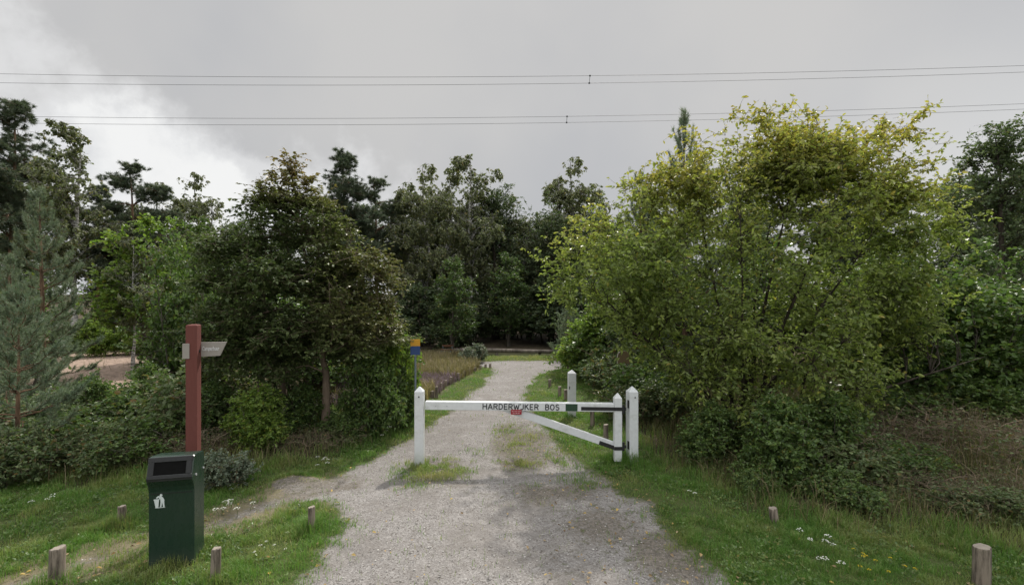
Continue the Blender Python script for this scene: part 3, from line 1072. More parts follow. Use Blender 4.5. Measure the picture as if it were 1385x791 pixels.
PR['pine_b'] = metas('pine_b', env_tree(16, [stem_line(8.8, (-.2, 0), .12, 14, 7)], .12, [(-.1, 0, 8.6, .35, .35, .55), (-.7, 0, 7.9, .55, .5, .35), (.6, 0, 7.4, .7, .6, .32), (-1.2, 0, 6.7, .6, .6, .3), (1.0, 0, 6.3, .75, .7, .3), (-.4, .3, 6.0, .8, .8, .32), (.9, -.2, 5.2, .7, .7, .28), (-.9, 0, 4.9, .7, .7, .28)], 34, 250, 1500, .26, .22, per=6, rise=.2, flat=.5, tuft=(9, .17, .018), twig_r=.007, tip_only=True), 'bark_pine', 'needle_dark')
PR['oak_a'] = metas('oak_a', env_tree(17, [stem_line(4.2, (.2, 0), .12, 15), stem_line(3.4, (-.6, 0), .12, 16)], .07, [(0, 0, 4.4, .7, .7, .6), (-.8, 0, 3.7, .8, .7, .5), (.8, .1, 3.5, .8, .7, .55), (-.4, 0, 2.8, 1.1, .9, .5), (.9, 0, 2.4, .9, .8, .5), (-1.0, .1, 2.0, .8, .8, .5), (.1, 0, 1.5, 1.1, .9, .45)], 40, 300, 1500, .25, .26, (.12, .075), 7, rise=.7, flat=.75, twig_r=.005), 'bark_grey', 'leaf_oak')
PR['shrub_a'] = metas('shrub_a', env_tree(18, [[(rx, ry, 0), (rx * 2, ry * 2, .9), (rx * 3.4, ry * 3.4, 1.7)] for rx, ry in ((.2, 0), (-.22, .1), (0, .25), (.1, -.2), (-.12, -.18))], .028, [(0, 0, 1.3, .9, .8, .7), (.5, 0, .8, .7, .7, .55), (-.6, .1, .8, .75, .7, .6), (.1, 0, 1.9, .5, .5, .35)], 40, 260, 1300, .2, .2, (.075, .052), 7, rise=.8, flat=.8), 'bark_grey', 'leaf_nettle', 'stem', 'foliage')
PR['shrub_dark'] = metas('shrub_dark', env_tree(19, [[(rx, ry, 0), (rx * 2, ry * 2, 1.1), (rx * 3.6, ry * 3.6, 2.1)] for rx, ry in ((.2, 0), (-.22, .1), (0, .25), (.1, -.2), (-.12, -.18))], .03, [(0, 0, 1.5, 1.2, 1.0, .9), (.7, 0, .9, 1.0, .8, .7), (-.8, .1, .9, .9, .8, .75), (.1, 0, 2.3, .6, .6, .4)], 40, 260, 1300, .25, .26, (.11, .075), 7, rise=.8, flat=.8), 'bark_dark', 'leaf_dark', 'stem', 'foliage')

M['leaf_mid'] = leaf_mat('leaf_mid', (0.038, 0.072, 0.026), (0.10, 0.15, 0.048), (0.16, 0.15, 0.04), 0.32, 0.5, 1.5, 0.3)
nm_, a_, b_, w_, f_ = PR['oak_a']
b2m = b_.copy()
b2m.materials[0] = M['leaf_mid']
PR['oak_mid'] = (nm_, a_, b2m, w_, f_)
rngp = random.Random(4)
# (prototype, photo column of trunk, distance, photo row of the top, label, category)
TREES = [
    ('pine_a', 14, 24, 138, 'tall dark pine at the far left, its dense top beside the birch', 'pine tree'),
    ('birch_a', 92, 22, 166, 'tall light olive birch with a thin pale trunk behind the young pines', 'birch tree'),
    ('pine_b', 184, 25, 212, 'thin pine with spreading layered clumps standing clear against the white cloud', 'pine tree'),
    ('pine_a', 132, 27, 252, 'dark pine between the tall olive birch and the layered pine', 'pine tree'),
    ('birch_b', 268, 29, 232, 'sparse greyish birch seen against cloud above the light green oaks', 'birch tree'),
    ('pine_a', 466, 24, 206, 'dark twin-topped pine rising right of the bronze-tipped beech', 'pine tree'),
    ('pine_b', 514, 25, 234, 'slim dark pine just right of the twin-topped pine', 'pine tree'),
    ('birch_b', 584, 25, 222, 'broad olive birch with open forked top above the heather', 'birch tree'),
    ('birch_a', 634, 26, 206, 'tallest birch with a slim rounded top in the middle of the wood', 'birch tree'),
    ('broad_b', 668, 27, 246, 'dark green tree sloping down right of the tallest birch', 'tree'),
    ('broad_a', 716, 29, 278, 'lowest dark tree directly above the end of the gravel drive', 'tree'),
    ('broad_a', 746, 27, 264, 'dark tree in front of the weeping birch at the end of the drive', 'tree'),
    ('birch_b', 783, 29, 212, 'weeping birch with drooping clumps left of the big cherry bush', 'birch tree'),
    ('broad_b', 1352, 17, 172, 'dark glossy oak at the far right behind the big cherry bush', 'oak tree'),
    ('oak_a', 205, 16.5, 284, 'light green young oak over the heath clearing', 'oak tree'),
    ('oak_mid', 262, 18.5, 290, 'light green oak partly hidden by the bronze-tipped beech', 'oak tree'),
    ('oak_mid', 613, 20.5, 345, 'small mid green oak standing at the edge of the heather', 'oak tree'),
    ('birch_a', 181, 15.6, 318, 'short white-stemmed birch in front of the light green oaks', 'birch tree'),
    ('birch_b', 556, 27, 246, 'olive birch filling the gap left of the broad forked birch', 'birch tree'),
    ('birch_a', 606, 28, 226, 'olive birch between the forked birch and the tallest birch', 'birch tree'),
    ('birch_b', 694, 28, 262, 'olive birch between the dark trees above the end of the drive', 'birch tree'),
    ('birch_a', 760, 30, 236, 'slim birch just left of the weeping birch', 'birch tree'),
    ('oak_mid', 688, 24, 338, 'mid green young oak in front of the dark trees at the end of the drive', 'oak tree'),
    ('birch_b', 222, 27, 246, 'greyish birch left of the sparse birch above the oaks', 'birch tree'),
    ('broad_a', 340, 26, 268, 'dark leafy tree behind the bronze-tipped beech', 'tree'),
    ('broad_a', 812, 24, 268, 'dark tree half hidden by the left edge of the big cherry bush', 'tree'),
]
PH = dict(broad_a=9.0, broad_b=9.0, birch_a=9.1, birch_b=9.0, pine_a=9.2, pine_b=9.15, oak_a=5.0, oak_mid=5.0)
for pn, cx, d, ty, lab, cat in TREES:
    s_ = (pz(ty, d)) / PH[pn]
    w_ = 1.3 if 'birch' in pn else 1.18 if 'pine' in pn else 1.05
    plant(PR[pn], px(cx, d), d, lab, cat, None, rngp.uniform(0, 6.28) if pn not in ('birch_b', 'pine_b') else rngp.uniform(-.4, .4), (s_ * w_, s_ * w_, s_))

deep = 'indistinct trees deep in the wood'
DEEP = [(-33, 33), (-28, 29), (-24.5, 32), (-22, 28), (-19, 31), (-16.5, 29), (-14.3, 32), (-12.5, 28.5), (-10.6, 31), (-8.4, 28.5), (-7, 32), (-5.4, 29), (-3.6, 31), (-2.2, 34), (0.2, 34), (2.0, 31.5), (3.8, 28.5), (5.6, 31),
        (7.5, 27), (9.5, 30), (11.5, 26), (13.8, 29), (16, 25), (18.5, 28), (21, 24), (24, 27), (28, 28), (-29, 38), (-21, 38), (-13, 38), (-6, 38), (-1, 40), (4, 38), (10, 37), (17, 36), (25, 35), (19.5, 19.5), (22.5, 18), (-31, 24), (-27, 25)]
for i, (x, y) in enumerate(DEEP):
    # keep the skyline as the photograph has it: lower towards the end of the drive
    col = x / y * FPX + FPX
    row = np.interp(col, [0, 150, 260, 330, 450, 560, 640, 720, 800, 900, 1100, 1290, 1385], [215, 280, 300, 285, 262, 262, 262, 292, 290, 260, 230, 215, 215]) + rngp.uniform(0, 26)
    s_ = max(.5, pz(row, y) / 9.0)
    pn = ('broad_a', 'broad_b', 'pine_a', 'broad_a')[i % 4]
    plant(PR[pn], x, y, 'dark indistinct tree deep in the wood', 'tree', deep, rngp.uniform(0, 6.28), (s_ * 1.1, s_ * 1.1, s_))
und = 'dark shrubs under the trees at the back'
UND = [(-26, 24), (-22.5, 23), (-19.5, 25), (-17, 23.5), (-14.8, 25), (-12.8, 23.2), (-10.8, 24.5), (-9, 23), (-7.2, 24.4), (-5.6, 22.6), (-4.2, 24), (-2.9, 23.2), (-2.0, 25.4), (-.6, 27.5), (.6, 28), (1.8, 25.5), (2.9, 23.4), (4.2, 22), (5.6, 23.4), (7.2, 21.4),
       (9, 22), (11, 20.5), (13.4, 20.5), (15.8, 19), (18.4, 21), (-24, 20.5), (-21, 19.2), (4.0, 19.8), (6.0, 18.8), (21, 21)]
for i, (x, y) in enumerate(UND):
    s_ = rngp.uniform(.8, 1.25)
    plant(PR['shrub_dark'], x, y, 'dark shrub under the trees at the back', 'shrub', und, rngp.uniform(0, 6.28), (s_ * 1.25, s_ * 1.25, s_))

# ================================================================== nearer trees
# big cherry bush on the right
CB = (3.9, 8.7)
cst = []
for a, r_, h_ in ((0, .35, 4.6), (50, .5, 3.9), (110, .45, 4.4), (165, .6, 3.4), (205, .7, 3.0), (250, .5, 3.6), (300, .6, 3.7), (335, .7, 3.4), (20, .9, 3.0), (185, .95, 2.6), (352, 1.35, 1.5)):
    ca, sa = math.cos(R(a)), math.sin(R(a))
    cst.append([(ca * .16 * r_ * 2, sa * .16 * r_ * 2, 0), (ca * r_ * .55, sa * r_ * .55, h_ * .25), (ca * r_ * 1.5, sa * r_ * 1.3, h_ * .6), (ca * r_ * 2.7, sa * r_ * 2.2, h_)])


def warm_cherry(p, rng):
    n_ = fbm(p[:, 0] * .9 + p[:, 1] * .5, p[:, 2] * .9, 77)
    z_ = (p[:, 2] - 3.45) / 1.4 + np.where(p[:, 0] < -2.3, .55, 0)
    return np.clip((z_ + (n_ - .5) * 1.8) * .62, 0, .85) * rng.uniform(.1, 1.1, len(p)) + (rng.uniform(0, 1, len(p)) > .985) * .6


def thin_cherry(p):
    q = np.sqrt(((p[:, 0] - .3) / 3.2) ** 2 + ((p[:, 1] - .1) / 2.1) ** 2 + ((p[:, 2] - 2.7) / 2.5) ** 2)
    gap = fbm(p[:, 0] * 1.3 + p[:, 1] * .8, p[:, 2] * 1.5 + p[:, 1] * .4, 123, 3)
    return np.clip(.48 + .58 * q + (gap - .5) * 1.3, .12, 1)


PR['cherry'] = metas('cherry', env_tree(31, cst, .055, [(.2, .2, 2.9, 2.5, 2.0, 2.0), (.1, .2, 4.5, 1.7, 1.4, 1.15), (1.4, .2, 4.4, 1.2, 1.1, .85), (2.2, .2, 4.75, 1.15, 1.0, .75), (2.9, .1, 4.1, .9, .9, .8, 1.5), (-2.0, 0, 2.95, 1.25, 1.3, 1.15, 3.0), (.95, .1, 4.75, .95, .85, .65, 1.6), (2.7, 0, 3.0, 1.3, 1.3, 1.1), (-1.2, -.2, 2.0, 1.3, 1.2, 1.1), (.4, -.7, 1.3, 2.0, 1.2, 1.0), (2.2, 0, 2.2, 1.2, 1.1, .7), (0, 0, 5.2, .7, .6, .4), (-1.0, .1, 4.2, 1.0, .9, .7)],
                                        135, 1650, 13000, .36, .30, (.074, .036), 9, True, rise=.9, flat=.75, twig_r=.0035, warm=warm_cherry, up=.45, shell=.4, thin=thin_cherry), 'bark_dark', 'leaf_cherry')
plant(PR['cherry'], CB[0], CB[1], 'huge spreading wild cherry bush with yellowing top right of the barrier', 'tree', None, 0)

# bronze-tipped beech left of the drive


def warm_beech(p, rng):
    z_ = np.clip((p[:, 2] - 3.9) / .9, 0, 1) * .95 + np.clip((p[:, 0] + .3) / 1.3, 0, 1) * .36 * np.clip((p[:, 2] - 1.4) / .6, 0, 1)  # bronze towards the top; right side yellowed to look sunlit
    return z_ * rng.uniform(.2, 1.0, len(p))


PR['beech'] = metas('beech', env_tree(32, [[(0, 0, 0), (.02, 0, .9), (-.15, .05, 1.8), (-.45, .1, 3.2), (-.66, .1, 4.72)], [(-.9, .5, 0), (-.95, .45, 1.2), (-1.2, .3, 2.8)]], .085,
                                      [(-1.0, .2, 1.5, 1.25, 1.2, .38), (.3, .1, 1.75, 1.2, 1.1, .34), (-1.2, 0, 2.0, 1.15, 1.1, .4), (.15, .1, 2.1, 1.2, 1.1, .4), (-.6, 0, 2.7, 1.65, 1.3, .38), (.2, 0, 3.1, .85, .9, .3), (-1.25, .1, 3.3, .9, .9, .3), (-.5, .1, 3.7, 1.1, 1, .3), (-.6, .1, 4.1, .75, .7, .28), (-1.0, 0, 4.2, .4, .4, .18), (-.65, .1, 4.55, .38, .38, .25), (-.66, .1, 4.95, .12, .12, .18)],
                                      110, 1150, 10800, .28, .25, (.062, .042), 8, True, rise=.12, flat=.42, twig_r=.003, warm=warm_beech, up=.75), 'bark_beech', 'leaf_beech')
plant(PR['beech'], px(440, 8.9), 8.9, 'dark layered beech with bronze-tipped top left of the drive', 'beech tree', None, 0)

# young pines
PR['pine_young'] = metas('pine_young', pine_young(41, 4.5, 1.25, 12, 6, .095, .0085, 1.15), 'bark_pine', 'needle_blue')
PR['pine_small'] = metas('pine_small', pine_young(42, 2.4, .95, 8, 6, .09, .006, 1.3), 'bark_pine', 'needle_blue')
plant(PR['pine_young'], px(58, 11), 11, 'tall young blue-green pine behind the small pine on the left', 'pine tree', None, .4, 1.0)
plant(PR['pine_young'], px(-8, 9.5), 9.8, 'young pine at the left edge with its trunk showing', 'pine tree', None, 2.1, .68)
plant(PR['pine_small'], px(22, 7.2), 7.2, 'small bushy blue-green pine at the left edge near the lawn', 'pine tree', None, 1.0, .98)
plant(PR['shrub_a'], px(243, 12.0), 12.0, 'tall slim leafy shrub behind the red finger post', 'shrub', None, 3.3, (1.0, 1.0, 1.75))
plant(PR['pine_young'], px(926, 13.0), 13.0, 'young pine with bare upright leader shoots behind the big cherry bush', 'pine tree', None, 4.2, (1.1, 1.1, 1.5))
plant(PR['pine_young'], px(868, 14), 14.0, 'pine tip showing at the left shoulder of the big cherry bush', 'pine tree', None, 5.2, (1.0, 1.0, 1.22))
plant(PR['pine_small'], px(768, 16.5), 16.5, 'small blue-green pine beside the far end of the drive', 'pine tree', None, 2.4, (.75, .75, .8))

# ================================================================== shrubs and brambles
g = env_tree(51, [[(rx, ry, 0), (rx * 1.5, ry * 1.5, .5), (rx * 2.6, ry * 2.4, .75)] for rx, ry in ((.2, 0), (-.3, .1), (0, .3), (.1, -.25), (-.2, -.28), (.42, .1), (-.5, 0))], .012,
             [(0, 0, .42, .95, .7, .4), (.6, 0, .35, .6, .5, .34), (-.6, .1, .38, .6, .5, .36), (.1, -.1, .72, .5, .4, .25)], 55, 380, 1750, .2, .2, (.066, .046), 6, True, rise=.6, flat=.7, twig_r=.002, droop=.08)
PR['bramble'] = metas('bramble', g, 'twig_dead', 'leaf_bramble', 'stem', 'foliage')
PR['nettle'] = metas('nettle', g, 'bark_grey', 'leaf_nettle', 'stem', 'foliage')
g = env_tree(52, [[(rx, ry, 0), (rx * 2, ry * 2, .8), (rx * 3.2, ry * 3.2, 1.5)] for rx, ry in ((.16, 0), (-.18, .1), (0, .2), (.1, -.16), (-.12, -.16), (.25, .15))], .016,
             [(0, 0, 1.1, .75, .65, .6), (.4, 0, .6, .65, .6, .5), (-.5, .1, .6, .6, .6, .5), (.1, 0, 1.6, .4, .4, .3)], 55, 420, 2300, .24, .2, (.08, .047), 6, True, rise=.8, flat=.8, twig_r=.0022)
PR['hazel'] = metas('hazel', g, 'bark_grey', 'leaf_nettle', 'stem', 'foliage')
PR['oak_scrub'] = (lambda gg: metas('oak_scrub', gg, 'bark_grey', 'leaf_oak', 'stem', 'foliage'))(g)
g2 = env_tree(53, [[(rx, ry, 0), (rx * 2, ry * 2, .25), (rx * 3, ry * 3, .42)] for rx, ry in ((.1, 0), (-.1, .05), (0, .1), (.06, -.1), (-.08, -.1))], .008, [(0, 0, .24, .38, .32, .22), (.15, 0, .36, .2, .2, .12)], 30, 260, 1100, .08, .08, (.04, .026), 6, False, rise=.7, flat=.8, twig_r=.0018)
PR['grey_shrub'] = metas('grey_shrub', g2, 'twig_dead', 'leaf_grey', 'stem', 'foliage')
g3 = env_tree(54, [[(rx, ry, 0), (rx * 1.6, ry * 1.6, .4), (rx * 3.2, ry * 3, .55)] for rx, ry in ((.2, 0), (-.3, .1), (0, .3), (.1, -.25), (-.2, -.28), (.42, .1), (-.5, 0))], .011,
              [(0, 0, .3, 1.0, .7, .32), (.6, 0, .25, .7, .5, .28), (-.6, .1, .28, .7, .5, .28)], 80, 420, 900, .2, .22, (.05, .03), 1, False, rise=.4, flat=.6, twig_r=.0025, droop=.1)
PR['brush'] = metas('brush', g3, 'twig_dead', 'leaf_bramble', 'stem', 'foliage')


def pp(cx, d):
    return px(cx, d), d


# left side, behind the lawn
SHR = [
    ('oak_scrub', *pp(345, 8.1), .55, 'light green leafy bush under the bronze-tipped beech', 'bush'),
    ('hazel', *pp(368, 8.6), .5, 'leafy bush left of the leaning beech trunk', 'bush'),
    ('oak_scrub', *pp(528, 9.7), (.55, 1.15), 'bright green oak sapling between the beech and the blue and yellow sign', 'bush'),
    ('hazel', *pp(500, 9.0), (.62, .8), 'broad leafy bush right of the beech trunk at the edge of the verge', 'bush'),
    ('hazel', *pp(536, 9.6), (.45, .6), 'leafy bush behind the blue and yellow sign', 'bush'),
    ('hazel', *pp(408, 8.9), (.5, .48), 'leafy bush directly behind the leaning beech trunk', 'bush'),
    ('nettle', *pp(462, 8.75), (.5, .5), 'low leafy sprays right of the leaning beech trunk', 'bush'),
    ('hazel', *pp(122, 9.0), (.45, .58), 'upright leafy bush standing out of the left brambles', 'bush'),
    ('hazel', *pp(68, 8.4), (.5, .5), 'leafy bush beside the small pine at the left edge', 'bush'),
    ('grey_shrub', *pp(305, 6.55), .95, 'small grey-leaved shrub just behind the green bin', 'shrub'),
    ('nettle', *pp(150, 9.4), (1.2, .78), 'green leafy thicket in front of the heath clearing', 'bush'),
    ('nettle', *pp(214, 9.1), (.95, .98), 'green leafy thicket left of the red finger post', 'bush'),
    ('hazel', *pp(200, 10.0), (.5, .62), 'leafy shrub rising from the brambles before the clearing', 'shrub'),
    ('bramble', *pp(95, 8.6), (1.2, .75), 'low bramble patch between the small pine and the thicket', 'bramble'),
    ('bramble', *pp(40, 8.2), (1.1, .8), 'low bramble patch behind the small pine at the left edge', 'bramble'),
    ('bramble', *pp(270, 9.3), 1.3, 'bramble patch in the gap behind the red finger post', 'bramble'),
    ('brush', *pp(205, 7.9), .8, 'tangle of dead brown twigs behind the lawn', 'brushwood'),
    ('brush', *pp(255, 7.7), .7, 'tangle of dead twigs behind the green bin', 'brushwood'),
    ('brush', *pp(120, 7.8), .8, 'low dead brushwood under the left brambles', 'brushwood'),
    ('brush', *pp(428, 8.2), .6, 'small dead twigs around the foot of the beech', 'brushwood'),
    ('nettle', *pp(190, 7.75), (.8, .62), 'low green sprays behind the lawn left of the bin', 'bush'),
    ('nettle', *pp(105, 7.9), (.8, .7), 'low green sprays between the small pine and the thicket', 'bush'),
    ('hazel', *pp(285, 8.6), (.5, .55), 'leafy bush between the finger post and the beech', 'bush'),
    ('bramble', *pp(150, 7.35), .62, 'low bramble sprays at the back edge of the lawn', 'bramble'),
    ('bramble', *pp(45, 6.9), .75, 'low bramble sprays under the small pine', 'bramble'),
    ('oak_scrub', *pp(125, 20.0), .8, 'yellow-green oak scrub at the left end of the heath clearing', 'bush'),
    ('oak_scrub', *pp(183, 20.6), .85, 'yellow-green oak scrub at the back of the heath clearing', 'bush'),
    ('oak_scrub', *pp(236, 17.5), .95, 'bright oak scrub behind the red finger post', 'bush'),
    ('shrub_a', *pp(300, 12.5), 1.2, 'dense shrub in the shade left of the beech', 'shrub'),
    ('shrub_a', *pp(262, 12.8), 1.35, 'dense shrub beside the slender young pine', 'shrub'),
    ('shrub_a', *pp(370, 12), 1.25, 'dense shrub right behind the beech', 'shrub'),
    ('shrub_a', *pp(440, 13), 1.2, 'dense shrub behind the beech towards the heather', 'shrub'),
    ('shrub_a', *pp(500, 14), 1.1, 'dense shrub at the left end of the heather', 'shrub'),
    ('shrub_a', *pp(30, 13.5), 1.3, 'dense shrub behind the young pines at the left', 'shrub'),
    ('grey_shrub', *pp(641, 18.3), 1.35, 'pale grey-green shrub at the far end of the stake row', 'shrub'),
    # right side
    ('hazel', 3.6, 6.85, .62, 'dark broad-leaved bush at the foot of the big cherry bush', 'bush'),
    ('hazel', 4.5, 7.2, .6, 'dark leafy bush low under the right half of the cherry bush', 'bush'),
    ('hazel', 2.95, 7.5, .5, 'dark leafy bush low under the left half of the cherry bush', 'bush'),
    ('nettle', 3.15, 6.55, .42, 'low leafy sprays beside the broken stump', 'bush'),
    ('nettle', 3.9, 6.15, (.55, .42), 'light green sprays leaning over the white flowers of the right verge', 'bush'),
    ('bramble', 5.3, 5.6, (.5, .4), 'low bramble sprays at the right edge of the verge', 'bramble'),
    ('bramble', 4.3, 6.8, (.8, .62), 'dark bramble bank in front of the cherry bush, right of the stump', 'bramble'),
    ('nettle', 5.2, 6.8, (.6, .5), 'green bramble bank rising right of the cherry bush', 'bramble'),
    ('brush', 4.35, 6.45, .55, 'low dry twigs between the stump and the green bramble bank', 'brushwood'),
    ('brush', 5.2, 7.2, .85, 'dry twigs behind the green bramble bank', 'brushwood'),
    ('brush', 7.6, 6.9, .9, 'brown twigs at the outermost right edge of the bank', 'brushwood'),
    ('brush', 4.9, 6.35, .7, 'dry brown tangle in front of the green bramble bank', 'brushwood'),
    ('brush', 5.8, 6.05, .7, 'dry brown tangle near the right edge of the verge', 'brushwood'),
    ('brush', 6.5, 7.6, (1.2, 1.15), 'brown tangle on top of the right bramble bank', 'brushwood'),
    ('brush', 5.4, 7.7, (1.0, 1.1), 'brown tangle under the right branches of the cherry bush', 'brushwood'),
    ('hazel', 8.6, 9.6, 1.25, 'light green leafy bush at the right edge beyond the brambles', 'bush'),
    ('hazel', 7.4, 9.8, 1.1, 'light green leafy bush under the right end of the cherry bush', 'bush'),
    ('hazel', 10.2, 10.4, 1.2, 'leafy bush in front of the dark oak on the right', 'bush'),
    ('nettle', 6.6, 9.0, (1.0, .6), 'tall bramble heap behind the right bramble bank', 'bramble'),
    ('nettle', 8.3, 8.8, (1.0, .6), 'tall bramble heap at the right edge', 'bramble'),
    ('bramble', 2.75, 9.9, .85, 'bramble mound right behind the hinge post', 'bramble'),
    ('nettle', 2.9, 11.0, 1.05, 'bramble mound between the hinge post and the lone white post', 'bramble'),
    ('bramble', 2.75, 12.6, 1.1, 'bramble mound behind the lone white post', 'bramble'),
    ('bramble', 3.4, 12.6, 1.4, 'bramble mound left of the cherry bush towards the wood', 'bramble'),
    ('nettle', 2.5, 14.5, 1.0, 'bramble mound along the far right verge', 'bramble'),
    ('shrub_a', 3.2, 15.5, 1.35, 'mid green shrub left of the cherry bush', 'shrub'),
    ('oak_scrub', 2.5, 15.2, 1.05, 'light green bush left of the cherry bush above the brambles', 'bush'),
    ('shrub_a', 4.7, 14.6, 1.6, 'tall shrub behind the left side of the cherry bush', 'shrub'),
    ('shrub_a', 6.5, 13.5, 1.6, 'tall shrub behind the middle of the cherry bush', 'shrub'),
    ('shrub_a', 9.3, 13, 1.5, 'tall shrub behind the right side of the cherry bush', 'shrub'),
    ('shrub_a', 12, 13.4, 1.5, 'tall shrub below the dark oak on the right', 'shrub'),
    ('shrub_a', 14.2, 12.8, 1.4, 'tall shrub at the right edge below the dark oak', 'shrub'),
]
for pn, x, y, s_, lab, cat in SHR:
    s_, sz_ = s_ if isinstance(s_, tuple) else (s_, s_)
    plant(PR[pn], x, y, lab, cat, None, rngp.uniform(0, 6.28), (s_ * rngp.uniform(.95, 1.1), s_ * rngp.uniform(.95, 1.1), sz_))

# ================================================================== power line
def cable(pts_px, d, name, label, r):
    xs_ = np.array([px(p[0], d) for p in pts_px])
    zs_ = np.array([pz(p[1], d) for p in pts_px])
    c = np.polyfit(xs_, zs_, 2)
    X = np.linspace(-95, 95, 121)
    P = np.stack([X, np.full_like(X, d), np.polyval(c, X)], 1)
    v, f_ = tubes(P[None], np.full((1, len(X)), r), 5)
    tag(link(name, mesh_np(name, v, [f_], [M['cable']], smooth_f=True)), label, 'power cable')
    return c


DL = 38.0
c1 = cable(((0, 100), (300, 104.5), (600, 104), (1160, 96), (1385, 89)), DL, 'power_cable', 'topmost of the four thin cables crossing the sky', .013)
c2 = cable(((0, 112), (300, 116), (600, 114.5), (1160, 105), (1385, 98)), DL + .35, 'power_cable', 'second highest cable crossing the sky, close under the topmost one', .013)
c3 = cable(((0, 157), (300, 161), (650, 158.5), (1110, 150.5), (1385, 140.5)), DL + 2.0, 'power_cable', 'third cable crossing the sky, upper one of the lower pair', .013)
c4 = cable(((0, 166), (300, 170), (650, 167), (1110, 158), (1385, 148)), DL + 2.35, 'power_cable', 'lowest of the four cables crossing the sky', .013)
for ca, cb, d, col, lab in ((c1, c2, DL, 798, 'small dark spacer joining the upper pair of cables'), (c3, c4, DL + 2, 767, 'small dark spacer joining the lower pair of cables')):
    x = px(col, d)
    z0, z1 = np.polyval(cb, x), np.polyval(ca, x)
    sp_ = thing('cable_spacer', lab, 'cable spacer', (x, d, z0))
    b = MB()
    b.cyl((0, .35, 0), (0, 0, z1 - z0), .016, n=6)
    b.part('rod', M['cable'], sp_)
    for yy, zz in ((.35, 0), (0, z1 - z0)):
        b = MB()
        b.box((0, yy, zz), (.12, .07, .09))
        b.part('clamp', M['cable'], sp_)

# ================================================================== the white barrier
def post_mesh(mb, w, z0, zs, za, bev=.006):
    h_ = w / 2
    def ring(z, k, b):
        return [(-k + b, -k, z), (k - b, -k, z), (k, -k + b, z), (k, k - b, z), (k - b, k, z), (-k + b, k, z), (-k, k - b, z), (-k, -k + b, z)]
    mb.loft([ring(z0, h_, bev), ring(zs - .008, h_, bev), ring(zs, h_ - .004, bev), ring(za - .006, .012, .003), ring(za, .004, .001)])


GD = 7.5
gz = -.02
t = thing('barrier_post', 'square white latch post with pointed cap at the left end of the barrier', 'post', (px(567.5, GD), GD, 0), R(1))
b = MB()
post_mesh(b, .132, -.25, 1.062, 1.125)
b.part('post_shaft', M['white_paint'], t)
b = MB()
b.cyl((0, -.0655, .985), (0, -.071, .985), .011, n=10)
b.part('bolt', M['black_iron'], t)

t = thing('hinge_post', 'square white hinge post with pointed cap carrying the barrier at its right end', 'post', (px(856, GD), GD + .05, 0), R(12))
b = MB()
post_mesh(b, .138, -.25, 1.05, 1.118)
b.part('post_shaft', M['white_paint'], t)
b = MB()
b.cyl((.015, -.0685, .965), (.015, -.073, .965), .011, n=10)
b.part('bolt', M['black_iron'], t)
for z in (.865, .265):
    b = MB()
    b.box((-.0725, -.03, z), (.009, .055, .115), bev=.002)
    b.part('hinge_plate', M['black_iron'], t)

t = thing('rest_post', 'lone square white post standing back on the right verge', 'post', (px(773.4, 10.3), 10.3, 0), R(4))
b = MB()
post_mesh(b, .152, -.25, .885, .945)
b.part('post_shaft', M['white_paint'], t)
b = MB()
b.box((-.06, -.0775, .60), (.018, .006, .06))
b.part('latch_slot', M['black_iron'], t)

xl, xr = px(575.6, GD), px(829.8, GD)
Lb = xr - xl
tilt = math.atan2(.032, Lb)
gate = thing('barrier_gate', 'white timber barrier arm lettered HARDERWIJKER BOS with diagonal brace across the drive', 'barrier', (xr, GD, 0))
MT = Matrix.Translation((0, 0, .822)) @ Matrix.Rotation(tilt, 4, 'Y')
b = MB()
b.box((-Lb / 2, 0, 0), (Lb, .10, .118), MT, bev=.005)
b.part('beam', M['white_paint'], gate)
# stile
b = MB()
b2_ = MB()
post_mesh(b2_, .112, .045, .965, 1.03)
b.add([(v[0] + .059, v[1], v[2]) for v in b2_.v], b2_.f)
b.part('stile', M['white_paint'], gate)
# brace


def at_(x, y):                       # photo position on the gate's front -> local x, z
    return px(x, GD) - xr, pz(y, GD)


p_a, p_b = at_(679, 550), at_(830, 602.3)
dx, dz = p_b[0] - p_a[0], p_b[1] - p_a[1]
ang = math.atan2(dz, dx)
Lr = math.hypot(dx, dz)
MBr = Matrix.Translation(((p_a[0] + p_b[0]) / 2, .012, (p_a[1] + p_b[1]) / 2)) @ Matrix.Rotation(-ang, 4, 'Y')
b = MB()
b.box((0, 0, 0), (Lr, .07, .102), MBr, bev=.004)
b.part('brace', M['white_paint'], gate)
# straps
b = MB()
xs0 = px(785.5, GD) - xr
b.box((xs0 / 2, -.0535, -.014), (-xs0, .007, .05), MT)
b.box((.066, -.060, -.014), (.132, .008, .05), MT)
b.part('strap_hinge', M['black_iron'], gate)
b = MB()
b.cyl((.135, -.055, .745), (.135, -.055, .87), .017, n=10)
b.box((.15, -.05, .806), (.05, .012, .04))
b.part('hinge_knuckle', M['black_iron'], gate)
b = MB()
s0 = at_(811, 598)
s1 = at_(832, 605.0)
m2 = Matrix.Translation(((s0[0] + s1[0]) / 2, -.028, (s0[1] + s1[1]) / 2)) @ Matrix.Rotation(-ang, 4, 'Y')
b.box((0, 0, 0), (math.hypot(s1[0] - s0[0], s1[1] - s0[1]) + .02, .008, .056), m2)
b.box((.066, -.060, s1[1] + .004), (.134, .008, .05))
b.part('strap_hinge', M['black_iron'], gate)
b = MB()
b.cyl((.135, -.055, .20), (.135, -.055, .325), .017, n=10)
b.box((.15, -.05, .26), (.05, .012, .04))
b.part('hinge_knuckle', M['black_iron'], gate)
